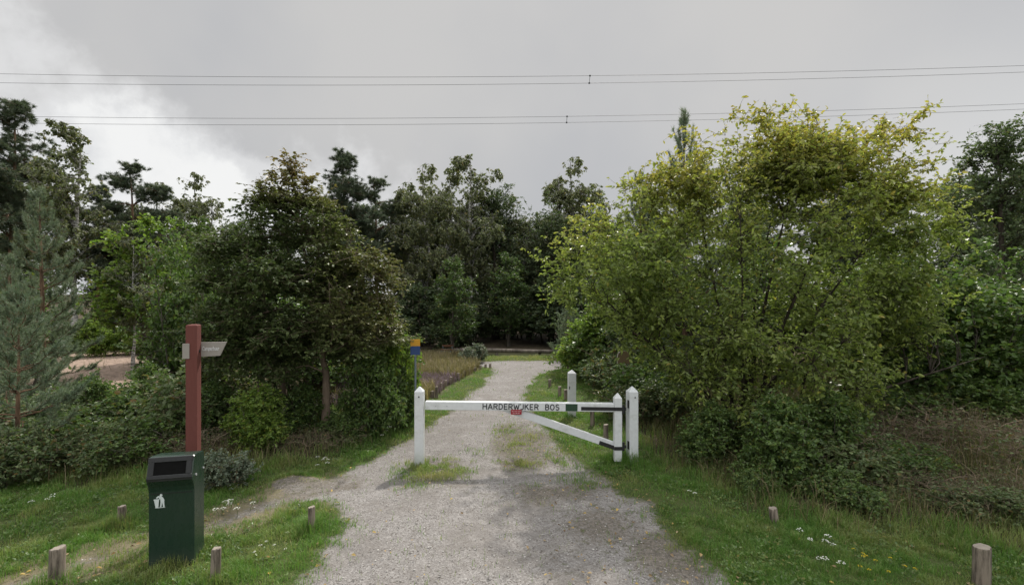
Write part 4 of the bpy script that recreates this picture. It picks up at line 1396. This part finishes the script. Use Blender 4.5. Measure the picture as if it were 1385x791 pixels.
# green band
g0, g1 = px(764.5, GD) - xr, px(780.5, GD) - xr
b = MB()
b.box(((g0 + g1) / 2, -.0512, -.002), (g1 - g0, .003, .104), MT)
b.part('green_band', M['green_paint'], gate)
for qx in (590, 605):
    b = MB()
    xx = px(qx, GD) - xr
    c_ = MT @ Vector((xx, -.05, 0))
    b.cyl(tuple(c_), (c_.x, c_.y - .006, c_.z), .009, n=10)
    b.part('bolt', M['steel'], gate)

# hand-drawn letters as strokes on a 1 x 1.4 cell
def arc(cx, cz, rx, rz_, a0, a1, n=10):
    return [(cx + rx * math.cos(R(a0 + (a1 - a0) * i / n)), cz + rz_ * math.sin(R(a0 + (a1 - a0) * i / n))) for i in range(n + 1)]


GL = {
    'H': ([[(.08, 0), (.08, 1.4)], [(.82, 0), (.82, 1.4)], [(.08, .72), (.82, .72)]], .9),
    'A': ([[(.02, 0), (.46, 1.4)], [(.46, 1.4), (.9, 0)], [(.2, .45), (.74, .45)]], .92),
    'R': ([[(.1, 0), (.1, 1.4)], [(.1, 1.33), (.45, 1.33)] + arc(.45, 1.02, .33, .31, 90, -90) + [(.1, .71)], [(.42, .71), (.84, 0)]], .86),
    'D': ([[(.1, 0), (.1, 1.4)], [(.1, 1.33), (.36, 1.33)] + arc(.36, .7, .44, .63, 90, -90) + [(.1, .07)]], .86),
    'E': ([[(.1, 0), (.1, 1.4)], [(.1, 1.33), (.72, 1.33)], [(.1, .72), (.62, .72)], [(.1, .07), (.74, .07)]], .76),
    'W': ([[(.02, 1.4), (.3, 0)], [(.3, 0), (.58, 1.1)], [(.58, 1.1), (.86, 0)], [(.86, 0), (1.14, 1.4)]], 1.14),
    'Y': ([[(.08, 1.42), (.08, 1.16)], [(.62, 1.4), (.62, .42)] + arc(.36, .36, .26, .3, 0, -160)], .7),   # the Dutch IJ drawn as one letter: short I over a hooked J
    'K': ([[(.1, 0), (.1, 1.4)], [(.78, 1.4), (.12, .62)], [(.34, .86), (.84, 0)]], .84),
    'B': ([[(.1, 0), (.1, 1.4)], [(.1, 1.33), (.42, 1.33)] + arc(.42, 1.04, .29, .29, 90, -90) + [(.1, .75)], [(.42, .75)] + arc(.42, .41, .35, .34, 90, -90) + [(.1, .07)]], .82),
    'O': ([arc(.45, .7, .38, .64, 90, 450, 20)], .9),
    'S': ([arc(.4, 1.03, .3, .31, 30, 270, 10) + arc(.4, .39, .32, .33, 90, -150, 10)], .78),
    ' ': ([], .95),
}
txt = 'HARDERWYKER BOS'
tx0, tx1 = px(653, GD) - xr, px(756, GD) - xr
wid = sum(GL[c][1] for c in txt) + .2 * (len(txt) - 1)
sx = (tx1 - tx0) / wid
szz = .083 / 1.4
b = MB()
cx = tx0
rl = random.Random(2)
for c in txt:
    for k, st in enumerate(GL[c][0]):
        b.stroke([(cx + p[0] * sx, (p[1] - .7) * szz + rl.uniform(-.0006, .0006)) for p in st], .0145, -.0525 - .0004 * k, -.0495, MT)
    cx += (GL[c][1] + .2) * sx
b.part('lettering', M['letter_black'], gate)
# small red plate under the beam
r0_, r1_ = at_(691, 552.6), at_(705.4, 559.2)
rp = MB()
rp.box(((r0_[0] + r1_[0]) / 2, -.055, (r0_[1] + r1_[1]) / 2), (r1_[0] - r0_[0], .004, r0_[1] - r1_[1]))
plate = rp.part('red_plate', M['red_plate'], gate)
b = MB()
for zz, segs in ((.66, ((.08, .27), (.33, .44), (.48, .60), (.64, .92))), (.30, ((.17, .36), (.41, .58), (.62, .82)))):
    for a_, e_ in segs:
        n_ = max(2, int((e_ - a_) / .05))
        for q in range(n_):
            xx = r0_[0] + (r1_[0] - r0_[0]) * (a_ + (e_ - a_) * (q + .5) / n_)
            b.box((xx, -.0577, r1_[1] + (r0_[1] - r1_[1]) * zz + rl.uniform(-.001, .001)), ((r1_[0] - r0_[0]) * .032, .0012, .011 + rl.uniform(-.003, .003)))
b.part('lettering', M['plate_white'], plate)

# ================================================================== green litter bin
binn = thing('litter_bin', 'dark green metal litter bin with black slanted mouth and white litter pictogram', 'litter bin', (-3.109, 4.678, 0), R(13))
w2 = .186
prof = [(0, -.05), (0, .69), (-.014, .735), (-.052, .80), (-.054, .825), (-.004, 1.0), (.012, 1.006), (.05, 1.006), (.235, .976), (.25, .962), (.25, -.05)]
b = MB()


def prof_loft(prof, xs_):
    rings = []
    for xx, ins in xs_:
        cy, cz = .11, .5
        rings.append([(xx, y + (cy - y) * ins, z + (cz - z) * ins * .4) for y, z in prof])
    return rings


b.loft(prof_loft(prof, [(-w2, .03), (-w2 + .012, 0), (w2 - .012, 0), (w2, .03)]))
b.part('body', M['bin_green'], binn)
# the slanted front
pA, pB = Vector((0, -.054, .825)), Vector((0, -.004, 1.0))
sl = (pB - pA)
ls = sl.length
Ms = Matrix.Translation(pA) @ Matrix.Rotation(-math.atan2(sl.y, sl.z), 4, 'X')      # local z runs up the slope
b = MB()
b.box((0, -.002, .5 * ls), (.262, .006, .66 * ls), Ms)  # flat black plate, painted as the dark inside of the opening
b.part('mouth', M['hole_shade'], binn)
b = MB()
for (cx_, cz_, wx, wz) in ((0, .065 * ls, .364, .18 * ls), (0, .90 * ls, .364, .24 * ls), (-.153, .47 * ls, .046, .63 * ls), (.153, .47 * ls, .046, .63 * ls)):
    b.box((cx_, -.005, cz_), (wx, .014, wz), Ms, bev=.003)
b.part('hood_frame', M['bin_black'], binn)
b = MB()
b.box((0, -.0545, .812), (.36, .008, .022), bev=.002)
b.part('hood_lip', M['bin_black'], binn)
b = MB()
b.box((0, -.001, .672), (.335, .004, .006))
b.part('door_seam', M['bin_black'], binn)
b = MB()
b.cyl((w2 - .001, .03, .815), (w2 + .009, .03, .815), .011, n=12)
b.part('bolt', M['steel'], binn)
b = MB()
b.cyl((w2 - .001, .22, .815), (w2 + .009, .22, .815), .009, n=12)
b.part('bolt', M['steel'], binn)
b = MB()
ec, ez, es = -.099, .545, .127
E = lambda pts: [(ec + (p[0] - .5) * es * .72, ez + p[1] * es) for p in pts]
y0, y1 = -.004, .002
b.prism(E([(.02, .60), (.17, .04), (.40, .04), (.47, .60)]), y0, y1)                 # basket
b.prism(E([(.0, .57), (.5, .57), (.5, .63), (.0, .63)]), y0 - .001, y1)
hd = [(.64 + .12 * math.cos(R(a)), .89 + .1 * math.sin(R(a))) for a in range(0, 360, 24)]
b.prism(E(hd), y0, y1)
b.prism(E([(.60, .50), (.56, .74), (.66, .80), (.80, .74), (.94, .55), (.92, .42), (.62, .42)]), y0, y1)
b.prism(E([(.62, .44), (.56, .06), (.68, .06), (.76, .40)]), y0 - .0006, y1)
b.prism(E([(.76, .40), (.84, .06), (.96, .06), (.92, .44)]), y0 - .0006, y1)
b.stroke(E([(.62, .76), (.38, .80), (.26, .70)]), .013, y0 - .001, y1)
b.stroke(E([(.58, .68), (.46, .66)]), .010, y0 - .001, y1)
b.prism(E([(.12, 0), (1.0, 0), (1.0, .035), (.12, .035)]), y0, y1)
b.part('litter_pictogram', M['emblem'], binn)

# ================================================================== red finger post
fp = thing('finger_post', 'square red-stained timber finger post with grey direction arm behind the bin', 'signpost', (-3.335, 5.36, 0), R(11))
b = MB()
s_ = .054


def ring(z, k):
    q = .0025
    return [(-k + q, -k, z), (k - q, -k, z), (k, -k + q, z), (k, k - q, z), (k - q, k, z), (-k + q, k, z), (-k, k - q, z), (-k, -k + q, z)]


b.loft([ring(-.3, s_), ring(2.155, s_), ring(2.162, s_ - .006), ring(2.168, .02)])
b.part('post_shaft', M['red_wood'], fp)
b = MB()
za, zb = 1.815, 1.972
b.prism([(-.055, za), (.235, za + .012), (.30, zb), (-.055, zb)], .056, .078)
arm = b.part('direction_arm', M['sign_grey'], fp)
cu = bpy.data.curves.new('t', 'FONT')
cu.body = 'Camperhuur'
cu.size = .062
cu.extrude = .001
to = bpy.data.objects.new('t', cu)
COL.objects.link(to)
dg = bpy.context.evaluated_depsgraph_get()
tm = bpy.data.meshes.new_from_object(to.evaluated_get(dg))
bpy.data.objects.remove(to)
tm.transform(Matrix.Translation((.062, .0545, 1.885)) @ Matrix.Rotation(R(90), 4, 'X') @ Matrix.Scale(.52, 4, (1, 0, 0)))
tm.materials.clear()
tm.materials.append(M['sign_text'])
lo = link('lettering', tm, arm)
b = MB()
b.box((-.048, -.0595, (za + zb) / 2), (.066, .010, zb - za), bev=.002)
b.part('clamp_plate', M['sign_grey'], fp)
b = MB()
b.cyl((.0545, .008, 1.885), (.060, .008, 1.885), .014, n=8)
b.part('bolt', M['black_iron'], fp)

# ================================================================== blue and yellow sign
sg = thing('route_sign', 'small route sign, yellow above blue, on a thin grey pole behind the latch post', 'sign', (px(561.8, 9.1), 9.1, 0), R(6))
b = MB()
b.cyl((0, 0, -.2), (0, 0, 1.38), .019, n=12)
b.part('pole', M['pole_grey'], sg)
b = MB()
b.box((0, -.024, 1.61), (.168, .02, .118), bev=.002)
b.part('yellow_plate', M['sign_yellow'], sg)
b = MB()
b.box((0, -.024, 1.472), (.168, .02, .152), bev=.002)
b.part('blue_plate', M['sign_blue'], sg)

# ================================================================== stakes and stumps
def stake(x, y, h_, r_, seed, lean, label, group=None, name='wooden_stake'):
    rng = rs(seed)
    n = 14
    rings = []
    zz = [-.12, 0, h_ * .3, h_ * .65, h_ - .018, h_ - .004, h_]
    wob = rng.normal(0, .05, n)
    for i, z in enumerate(zz):
        k = r_ * (1.0, 1.02, 1.0, .98, .97, .93, .84)[i]
        tilt_ = rng.normal(0, .008)
        rings.append([(k * (1 + wob[j] + rng.normal(0, .018)) * math.cos(6.283 * j / n) + lean[0] * z, k * (1 + wob[j] + rng.normal(0, .018)) * math.sin(6.283 * j / n) + lean[1] * z,
                       z + (rng.normal(0, .0025) + .02 * r_ / .05 * math.cos(6.283 * j / n + seed) * .3 if i >= 4 else 0)) for j in range(n)])
    b = MB()
    b.loft(rings)
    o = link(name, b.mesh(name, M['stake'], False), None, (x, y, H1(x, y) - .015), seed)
    for p in o.data.polygons:
        p.use_smooth = len(p.vertices) == 4
    return tag(o, label, 'wooden stake' if 'stake' in name else 'stump', group)


q = gp(77, 785)
stake(q[0], q[1], .30, .056, 1, (.02, 0), 'thick grey round stake in the grass at the bottom left')
q = gp(165, 713)
stake(q[0], q[1], .225, .038, 2, (.03, .02), 'short round stake in the lawn left of the green bin')
q = gp(291, 785)
stake(q[0], q[1], .31, .041, 3, (-.04, 0), 'round stake just right of the foot of the green bin')
q = gp(422, 718)
stake(q[0], q[1], .265, .037, 4, (.02, 0), 'round stake near the tip of the grass island by the drive')
q = gp(1327, 797)
stake(q[0], q[1], .36, .062, 5, (0, .02), 'thick weathered stake in the right verge at the bottom right')
q = gp(1048, 706)
stake(q[0], q[1], .17, .045, 6, (-.1, .1), 'short broken stump under the big cherry bush', None, 'broken_stump')
ordw = ['nearest', 'second', 'third', 'fourth', 'fifth', 'sixth', 'seventh', 'eighth', 'ninth', 'tenth', 'eleventh', 'twelfth']
for i, (sx_, sy, th) in enumerate(((584.5, 538, 11), (590, 538.5, 17), (597, 528, 11), (602.7, 523, 10), (610, 519, 11), (619.7, 514, 10.5), (627.3, 509.5, 8.5), (634, 506, 8), (642.5, 503, 7), (650, 500, 6), (656.7, 498, 6), (663, 497, 6))):
    x, y = gp(sx_, sy)
    stake(x, y, th * y / FPX, .040 if i else .05, 20 + i, (random.Random(i).uniform(-.06, .06), 0), f'{ordw[i]} short brown stake from the barrier in the row edging the heather', 'stakes edging the heather')
for i, (sx_, sy, th) in enumerate(((819.3, 592.4, 21), (801.4, 576, 21), (765, 541, 15), (757, 537, 15), (744, 524, 12))):
    x, y = gp(sx_, sy)
    stake(x, y, th * y / FPX, .043, 40 + i, (random.Random(i + 9).uniform(-.08, .08), 0), f'{ordw[i]} short dark stake from the hinge post along the right verge', 'stakes along the right verge')

# ================================================================== log, bench, panel
lg = thing('timber_rail', 'long grey timber lying low across the far end of the drive', 'log', (.3, 20.2, 0))
b = MB()
pts = np.array([[(-3.0 + 5.6 * t_, .1 * math.sin(t_ * 5), .20 + .02 * math.sin(t_ * 7)) for t_ in np.linspace(0, 1, 12)]])
v, f_ = tubes(pts, (np.full((1, 12), .075) * np.linspace(1.1, .85, 12)[None]), 10)
link('log', mesh_np('log', v, [f_], [M['log']], smooth_f=True), lg)
for xx in (-2.6, -.9, .8, 2.3):
    b = MB()
    b.cyl((xx, .12, -.2), (xx, .12, .22), .06, n=10)
    b.part('support_post', M['log'], lg)

bn = thing('garden_bench', 'small orange-brown wooden bench half hidden behind the dry grass', 'bench', (px(604, 20.2), 20.2, H1(-2.5, 20.2) - .05), R(-12), None, (.5, .6, .7))
b = MB()
for k in range(3):
    b.box((0, -.14 + .14 * k, .42), (.95, .12, .04), bev=.006)
b.part('seat', M['bench_wood'], bn)
b = MB()
b.box((0, .22, .60), (.95, .035, .12), bev=.006)
b.part('backrest', M['bench_wood'], bn)
for xx in (-.38, .38):
    b = MB()
    b.box((xx, -.12, .19), (.06, .06, .42), bev=.004)
    b.part('leg', M['pole_grey'], bn)
    b = MB()
    b.box((xx, .2, .29), (.06, .05, .62), bev=.004)
    b.part('leg', M['pole_grey'], bn)

x, y = px(843.5, 12.0), 11.4
pb = thing('notice_board', 'small brown round-topped board with a pale edge glimpsed among the brambles', 'board', (x * 11.4 / 12, y, H1(x, y)), R(-14))
b = MB()
b.box((0, 0, .45), (.05, .05, 1.0), bev=.004)
b.part('post_shaft', M['pale_wood'], pb)
b = MB()
b.prism([(-.13, .92), (.13, .92)] + [(.13 * math.cos(R(a)), 1.08 + .12 * math.sin(R(a))) for a in range(0, 181, 20)], -.06, -.03)
b.part('board_panel', M['panel_wood'], pb)
b = MB()
b.stroke([(-.135, .92)] + [(-.135 * math.cos(R(a)), 1.08 + .125 * math.sin(R(a))) for a in range(0, 91, 18)], .02, -.066, -.028)
b.part('board_edge', M['pale_wood'], pb)

# ================================================================== grass, heather, gravel
def blades(x, y, h_, w_, rng, lean=.45, z=None):
    n = len(x)
    zz = hgt(x, y) - .02 if z is None else z
    a = rng.uniform(0, 6.283, n)
    fd = np.stack([np.cos(a), np.sin(a), np.zeros(n)], 1)
    sdv = np.stack([-np.sin(a), np.cos(a), np.zeros(n)], 1)
    P = np.stack([x, y, zz], 1)
    ln = rng.uniform(.05, 1, n)[:, None] * lean
    H_ = h_[:, None]
    up_ = np.array([[0, 0, 1.0]])
    mid = P + up_ * H_ * .58 + fd * H_ * ln * .35
    tip = P + up_ * H_ * (1 - .35 * ln) + fd * H_ * ln * 1.0
    wv = w_[:, None]
    v = np.stack([P - sdv * wv * .5, P + sdv * wv * .5, mid + sdv * wv * .38, mid - sdv * wv * .38, tip], 1).reshape(-1, 3)
    bi = np.arange(n)[:, None] * 5
    return v, bi + np.array([[0, 1, 2, 3]]), bi + np.array([[3, 2, 4]])


def in_view(x, y, m=.35):
    return (np.abs(x) < y * 1.0 + m) & (y > 4.0)


rg = rs(7)


def turf():
    xs_, ys_, hs_, ws_, wm_, tt_ = [], [], [], [], [], []
    for (ya, yb, xa, xb, n) in ((4.0, 5.6, -6, 6, 330000), (5.6, 7.6, -8, 8, 260000), (7.6, 11, -6, 6, 190000), (11, 20, -4, 5, 150000)):
        x = rg.uniform(xa, xb, n)
        y = rg.uniform(ya, yb, n)
        k = in_view(x, y)
        x, y = x[k], y[k]
        mk = masks(x, y)
        clump = fbm(x * 7, y * 7, 91)
        gr = mk['gravel']
        dens = np.clip(1.15 - 1.75 * gr, 0, 1) * (1 - .93 * mk['wood']) * (1 - mk['heath']) * (1 - .9 * mk['heath_path'])
        dens = dens * np.clip(.35 + 1.3 * clump, .15, 1) * np.clip(3.2 * fbm(x * 1.8, y * 1.8, 144) - .75, .3, 1)
        dens = np.maximum(dens, np.clip(mk['weed'] - .06, 0, 1) * .85 * (clump > .42))
        fringe = np.exp(-((gr - .55) / .25) ** 2) * .22 * (clump > .5)
        dens = np.maximum(dens, fringe)
        k = rg.uniform(0, 1, len(x)) < dens
        x, y, clump, gr = x[k], y[k], clump[k], gr[k]
        wd, we = mk['wood'][k], mk['weed'][k]
        tall = fbm(x * 1.7, y * 1.7, 33)
        h_ = (.036 + .062 * np.clip(clump * 1.6 - .35, 0, 1) + .15 * wd + .07 * np.clip(tall - .5, 0, 1)) * rg.uniform(.55, 1.3, len(x))
        h_ *= np.where(gr > .35, .7, 1)
        for (qx, qy) in ((567.5, 626), (856, 627), (835, 622), (291, 785), (77, 785), (165, 713), (422, 718), (240, 768), (773, 563)):
            c = gp(qx, qy)
            h_ *= 1 + 1.3 * np.exp(-((x - c[0]) ** 2 + (y - c[1]) ** 2) / .03)
        dry = fbm(x * 2.6, y * 2.6, 57)
        xs_.append(x)
        ys_.append(y)
        hs_.append(h_)
        ws_.append((.0042 + .0007 * np.clip(y - 5, 0, 20)) * rg.uniform(.7, 1.4, len(x)))
        wm_.append(np.clip(.5 * np.clip((y - 18.2) / .6, 0, 1) + (rg.uniform(0, 1, len(x)) ** 4) * .85 + (dry - .53) * 1.5 + .12 * (gr > .3) + .3 * np.clip(we * 1.5, 0, 1) * (gr > .3) + .2 * wd, 0, .9))
        tt_.append(np.clip(.55 * clump + .5 * rg.uniform(0, 1, len(x)), 0, 1))
    x, y, h_, w_, wm, tt = (np.concatenate(a) for a in (xs_, ys_, hs_, ws_, wm_, tt_))
    v, f4, f3 = blades(x, y, h_, w_, rg, .8)
    me = mesh_np('grass', v, [f4, f3], [M['grass']], attrs=dict(tint=np.repeat(tt, 5), warm=np.repeat(wm, 5)))
    tag(link('grass', me), 'short green grass with bleached blades on the verges and lawn', None, None, 'stuff')
    # broad low weeds in the turf
    n = 16000
    x = rg.uniform(-6, 6, n)
    y = 4.1 + 5.5 * rg.uniform(0, 1, n) ** 1.4
    k = in_view(x, y)
    x, y = x[k], y[k]
    mk = masks(x, y)
    cl = fbm(x * 2.4, y * 2.4, 15)
    k = (mk['gravel'] < .3) & (mk['wood'] < .6) & (rg.uniform(0, 1, len(x)) < np.clip((cl - .42) * 4, 0, 1))
    x, y = x[k], y[k]
    rep = 5
    xx, yy = np.repeat(x, rep) + rg.normal(0, .018, len(x) * rep), np.repeat(y, rep) + rg.normal(0, .018, len(x) * rep)
    m_ = len(xx)
    pos = np.stack([xx, yy, hgt(xx, yy) + rg.uniform(.0, .05, m_)], 1)
    a = rg.uniform(0, 6.283, m_)
    u = nrm(np.stack([np.cos(a), np.sin(a), rg.uniform(.0, .9, m_)], 1))
    nn = nrm(rg.normal(0, .35, (m_, 3)) + np.array([0, 0, 1.0]))
    L = rg.uniform(.018, .042, m_)
    v, f_, vp = leaves_geo(pos, u, nn, L, L * .6, rg, False)
    me = mesh_np('ground_weeds', v, [f_], [M['leaf_nettle']], attrs=dict(tint=np.repeat(rg.uniform(.2, 1, m_), vp), warm=np.repeat(rg.uniform(0, 1, m_) ** 8, vp)))
    tag(link('weeds', me), 'small broad-leaved weeds growing in the grass', None, None, 'stuff')


turf()


def heath():
    # purple heather beside the stakes and bleached grass behind it
    n = 60000
    x = rg.uniform(-7, -.6, n)
    y = rg.uniform(10.4, 20, n)
    mk = masks(x, y)
    k = (mk['heath_path'] > .4) & (mk['gravel'] < .2)
    x, y = x[k], y[k]
    p = fbm(x * .9, y * .9, 71)
    hz = (y < 14.6) & (p > .42)
    for sel, nm, mat, hh, lab in ((hz, 'heather', 'heather', .34, 'purple and brown heather between the stakes and the beech'), (~hz, 'dry_grass', 'dry_grass', .42, 'bleached dry grass behind the purple heather')):
        a, b_ = x[sel], y[sel]
        m_ = len(a)
        v, f4, f3 = blades(a, b_, hh * rg.uniform(.5, 1.2, m_), np.full(m_, .016) * rg.uniform(.6, 1.4, m_), rg, .7)
        me = mesh_np(nm, v, [f4, f3], [M[mat]], attrs=dict(tint=np.repeat(np.clip(fbm(a * 1.5, b_ * 1.5, 3) * .9 + rg.uniform(-.3, .4, m_), 0, 1), 5), warm=np.repeat(rg.uniform(0, 1, m_) ** 4, 5)))
        tag(link(nm, me), lab, None, None, 'stuff')
    # tall dry grass in front of the woods' edge, left back of the lawn, right bank
    n = 150000
    x = np.where(rg.uniform(0, 1, n) < .88, rg.uniform(-8, 9, n), rg.uniform(-17, -7, n))
    y = np.where(x < -8, rg.uniform(11, 22, n), rg.uniform(5.2, 16, n))
    k = in_view(x, y)
    x, y = x[k], y[k]
    mk = masks(x, y)
    cl = fbm(x * 1.9, y * 1.9, 29)
    k = (rg.uniform(0, 1, len(x)) < np.clip(mk['wood'] * (1 - .4 * (mk['wood'] > .95)) * (cl - .25) * (1.3 + 2.4 * (x > 2.6)) + .4 * mk['heath'] * np.clip((cl - .45) * 3, 0, 1), 0, 1)) & (mk['gravel'] < .1)
    x, y = x[k], y[k]
    m_ = len(x)
    v, f4, f3 = blades(x, y, rg.uniform(.1, .42, m_) * np.where((x > 3) & (y > 5.8), 1.35, 1), rg.uniform(.004, .009, m_), rg, 1.2)
    me = mesh_np('tall_grass', v, [f4, f3], [M['dry_grass']], attrs=dict(tint=np.repeat(rg.uniform(0, .8, m_), 5), warm=np.repeat((rg.uniform(0, 1, m_) > .45) * .8, 5)))
    tag(link('tall_grass', me), 'tall straggling dry grass along the foot of the shrubs', None, None, 'stuff')


heath()


def stones():
    n = 60000
    y = 4.2 + 7.5 * rg.uniform(0, 1, n) ** 1.7
    x = rg.uniform(-1, 1, n) * np.minimum(y, 4.5)
    mk = masks(x, y)
    k = (mk['gravel'] > .55) & (rg.uniform(0, 1, n) < .12 + .35 * fbm(x * 5, y * 5, 61))
    x, y = x[k], y[k]
    m_ = len(x)
    s_ = .0038 + .008 * rg.uniform(0, 1, m_) ** 5
    z = hgt(x, y) - .03 + s_ * .25 + .004
    oc = np.array([(1, 0, 0), (0, 1, 0), (-1, 0, 0), (0, -1, 0), (0, 0, 1), (0, 0, -1)], float)
    of = np.array([(0, 1, 4), (1, 2, 4), (2, 3, 4), (3, 0, 4), (1, 0, 5), (2, 1, 5), (3, 2, 5), (0, 3, 5)])
    v = oc[None] * rg.uniform(.6, 1.3, (m_, 6, 1)) * s_[:, None, None] * np.array([1, 1, .65])
    a = rg.uniform(0, 6.283, m_)
    ca, sa = np.cos(a)[:, None], np.sin(a)[:, None]
    vx = v[..., 0] * ca - v[..., 1] * sa
    vy = v[..., 0] * sa + v[..., 1] * ca
    v = np.stack([vx + x[:, None], vy + y[:, None], v[..., 2] + z[:, None]], -1).reshape(-1, 3)
    F = (np.arange(m_)[:, None, None] * 6 + of[None]).reshape(-1, 3)
    me = mesh_np('gravel', v, [F], [M['stone']], attrs=dict(tint=np.repeat(rg.uniform(0, 1, m_) ** 1.3, 6)))
    tag(link('gravel', me), 'loose grey and white stones lying on the drive', None, None, 'stuff')
    # fallen leaves
    n = 5200
    y = 4.2 + 9 * rg.uniform(0, 1, n) ** 1.3
    x = rg.uniform(-1, 1, n) * y
    mk = masks(x, y)
    pr = .05 + .35 * np.exp(-((mk['gravel'] - .5) / .3) ** 2) + .3 * mk['wood'] + .25 * ((x > .3) & (x < 4))
    k = rg.uniform(0, 1, n) < pr
    x, y = x[k], y[k]
    m_ = len(x)
    pos = np.stack([x, y, hgt(x, y) + rg.uniform(-.018, .03, m_)], 1)
    a = rg.uniform(0, 6.283, m_)
    u = nrm(np.stack([np.cos(a), np.sin(a), rg.normal(0, .15, m_)], 1))
    nn = nrm(rg.normal(0, .3, (m_, 3)) + np.array([0, 0, 1.0]))
    L = rg.uniform(.02, .05, m_)
    v, f_, vp = leaves_geo(pos, u, nn, L, L * .6, rg, True, .3)
    me = mesh_np('fallen_leaves', v, [f_], [M['litter']], attrs=dict(tint=np.repeat(rg.uniform(0, 1, m_), vp), warm=np.repeat(rg.uniform(0, 1, m_) ** 3, vp)))
    tag(link('leaf_litter', me), 'scattered fallen brown leaves on drive and verges', None, None, 'stuff')


stones()

# ================================================================== wild flowers
def flower_clump(x, y, n, spread, h_, mat, rad, label, seed):
    rng = rs(seed)
    t = thing('flower_clump', label, 'wild flowers', (x, y, H1(x, y) - .02))
    r_ = spread * np.sqrt(rng.uniform(0, 1, n))
    a = rng.uniform(0, 6.283, n)
    bx, by = r_ * np.cos(a), r_ * np.sin(a)
    hh = h_ * rng.uniform(.7, 1.2, n)
    tip = np.stack([bx + rng.normal(0, .02, n), by + rng.normal(0, .02, n), hh], 1)
    base = np.stack([bx, by, np.zeros(n)], 1)
    pts = np.stack([base, (base + tip) / 2 + rng.normal(0, .006, (n, 3)), tip], 1)
    v, f_ = tubes(pts, np.full((n, 3), .0022), 4)
    link('stem', mesh_np('flower_stem', v, [f_], [M['leaf_nettle']], attrs=dict(tint=np.full(len(v), .5), warm=np.zeros(len(v)))), t)
    k = 16
    aa = rng.uniform(0, 6.283, (n, k))
    rr = rad * np.sqrt(rng.uniform(0, 1, (n, k)))
    pos = tip[:, None, :] + np.stack([rr * np.cos(aa), rr * np.sin(aa), .25 * rad - .5 * rr ** 2 / rad + rng.normal(0, rad * .08, (n, k))], -1)
    pos = pos.reshape(-1, 3)
    u = nrm(np.stack([np.cos(aa), np.sin(aa), np.full((n, k), .15)], -1).reshape(-1, 3))
    nn = nrm(rng.normal(0, .25, (n * k, 3)) + np.array([0, 0, 1.0]))
    L = rad * rng.uniform(.45, .75, n * k)
    v, f_, vp = leaves_geo(pos, u, nn, L, L * .8, rng, False)
    link('blossom', mesh_np('blossom', v, [f_], [M[mat]], attrs=dict(tint=np.repeat(rng.uniform(0, 1, n * k), vp), warm=np.zeros(len(v)))), t)


for i, (fx, fy, n, sp_, h_, mat, rad, lab) in enumerate((
        (1104, 748, 5, .17, .17, 'petal_white', .024, 'white umbel flowers in the right verge, larger clump below the cherry bush'),
        (1128, 778, 3, .12, .15, 'petal_white', .026, 'few white flowers nearest the bottom of the right verge'),
        (938, 676, 2, .05, .12, 'petal_white', .02, 'pair of white flowers beside the drive under the cherry bush'),
        (1172, 772, 6, .16, .14, 'petal_yellow', .014, 'yellow flowers right of the white ones in the right verge'),
        (1205, 778, 5, .16, .13, 'petal_yellow', .013, 'thin scatter of yellow flowers left of the thick right stake'),
        (318, 694, 7, .2, .12, 'petal_white', .026, 'white flowers beside the sandy path right of the green bin'),
        (432, 634, 6, .16, .17, 'petal_white', .022, 'white flowers under the beech by the sandy path'),
        (372, 740, 6, .22, .06, 'petal_white', .013, 'tiny white flowers low in the grass island'),
        (45, 695, 4, .2, .15, 'petal_white', .02, 'few white flowers in the lawn at the left edge'),
        (525, 598, 4, .12, .25, 'petal_white', .022, 'white flowers in the verge beside the latch post'))):
    q = gp(fx, fy)
    flower_clump(q[0], q[1], n, sp_, h_, mat, rad, lab, 300 + i)
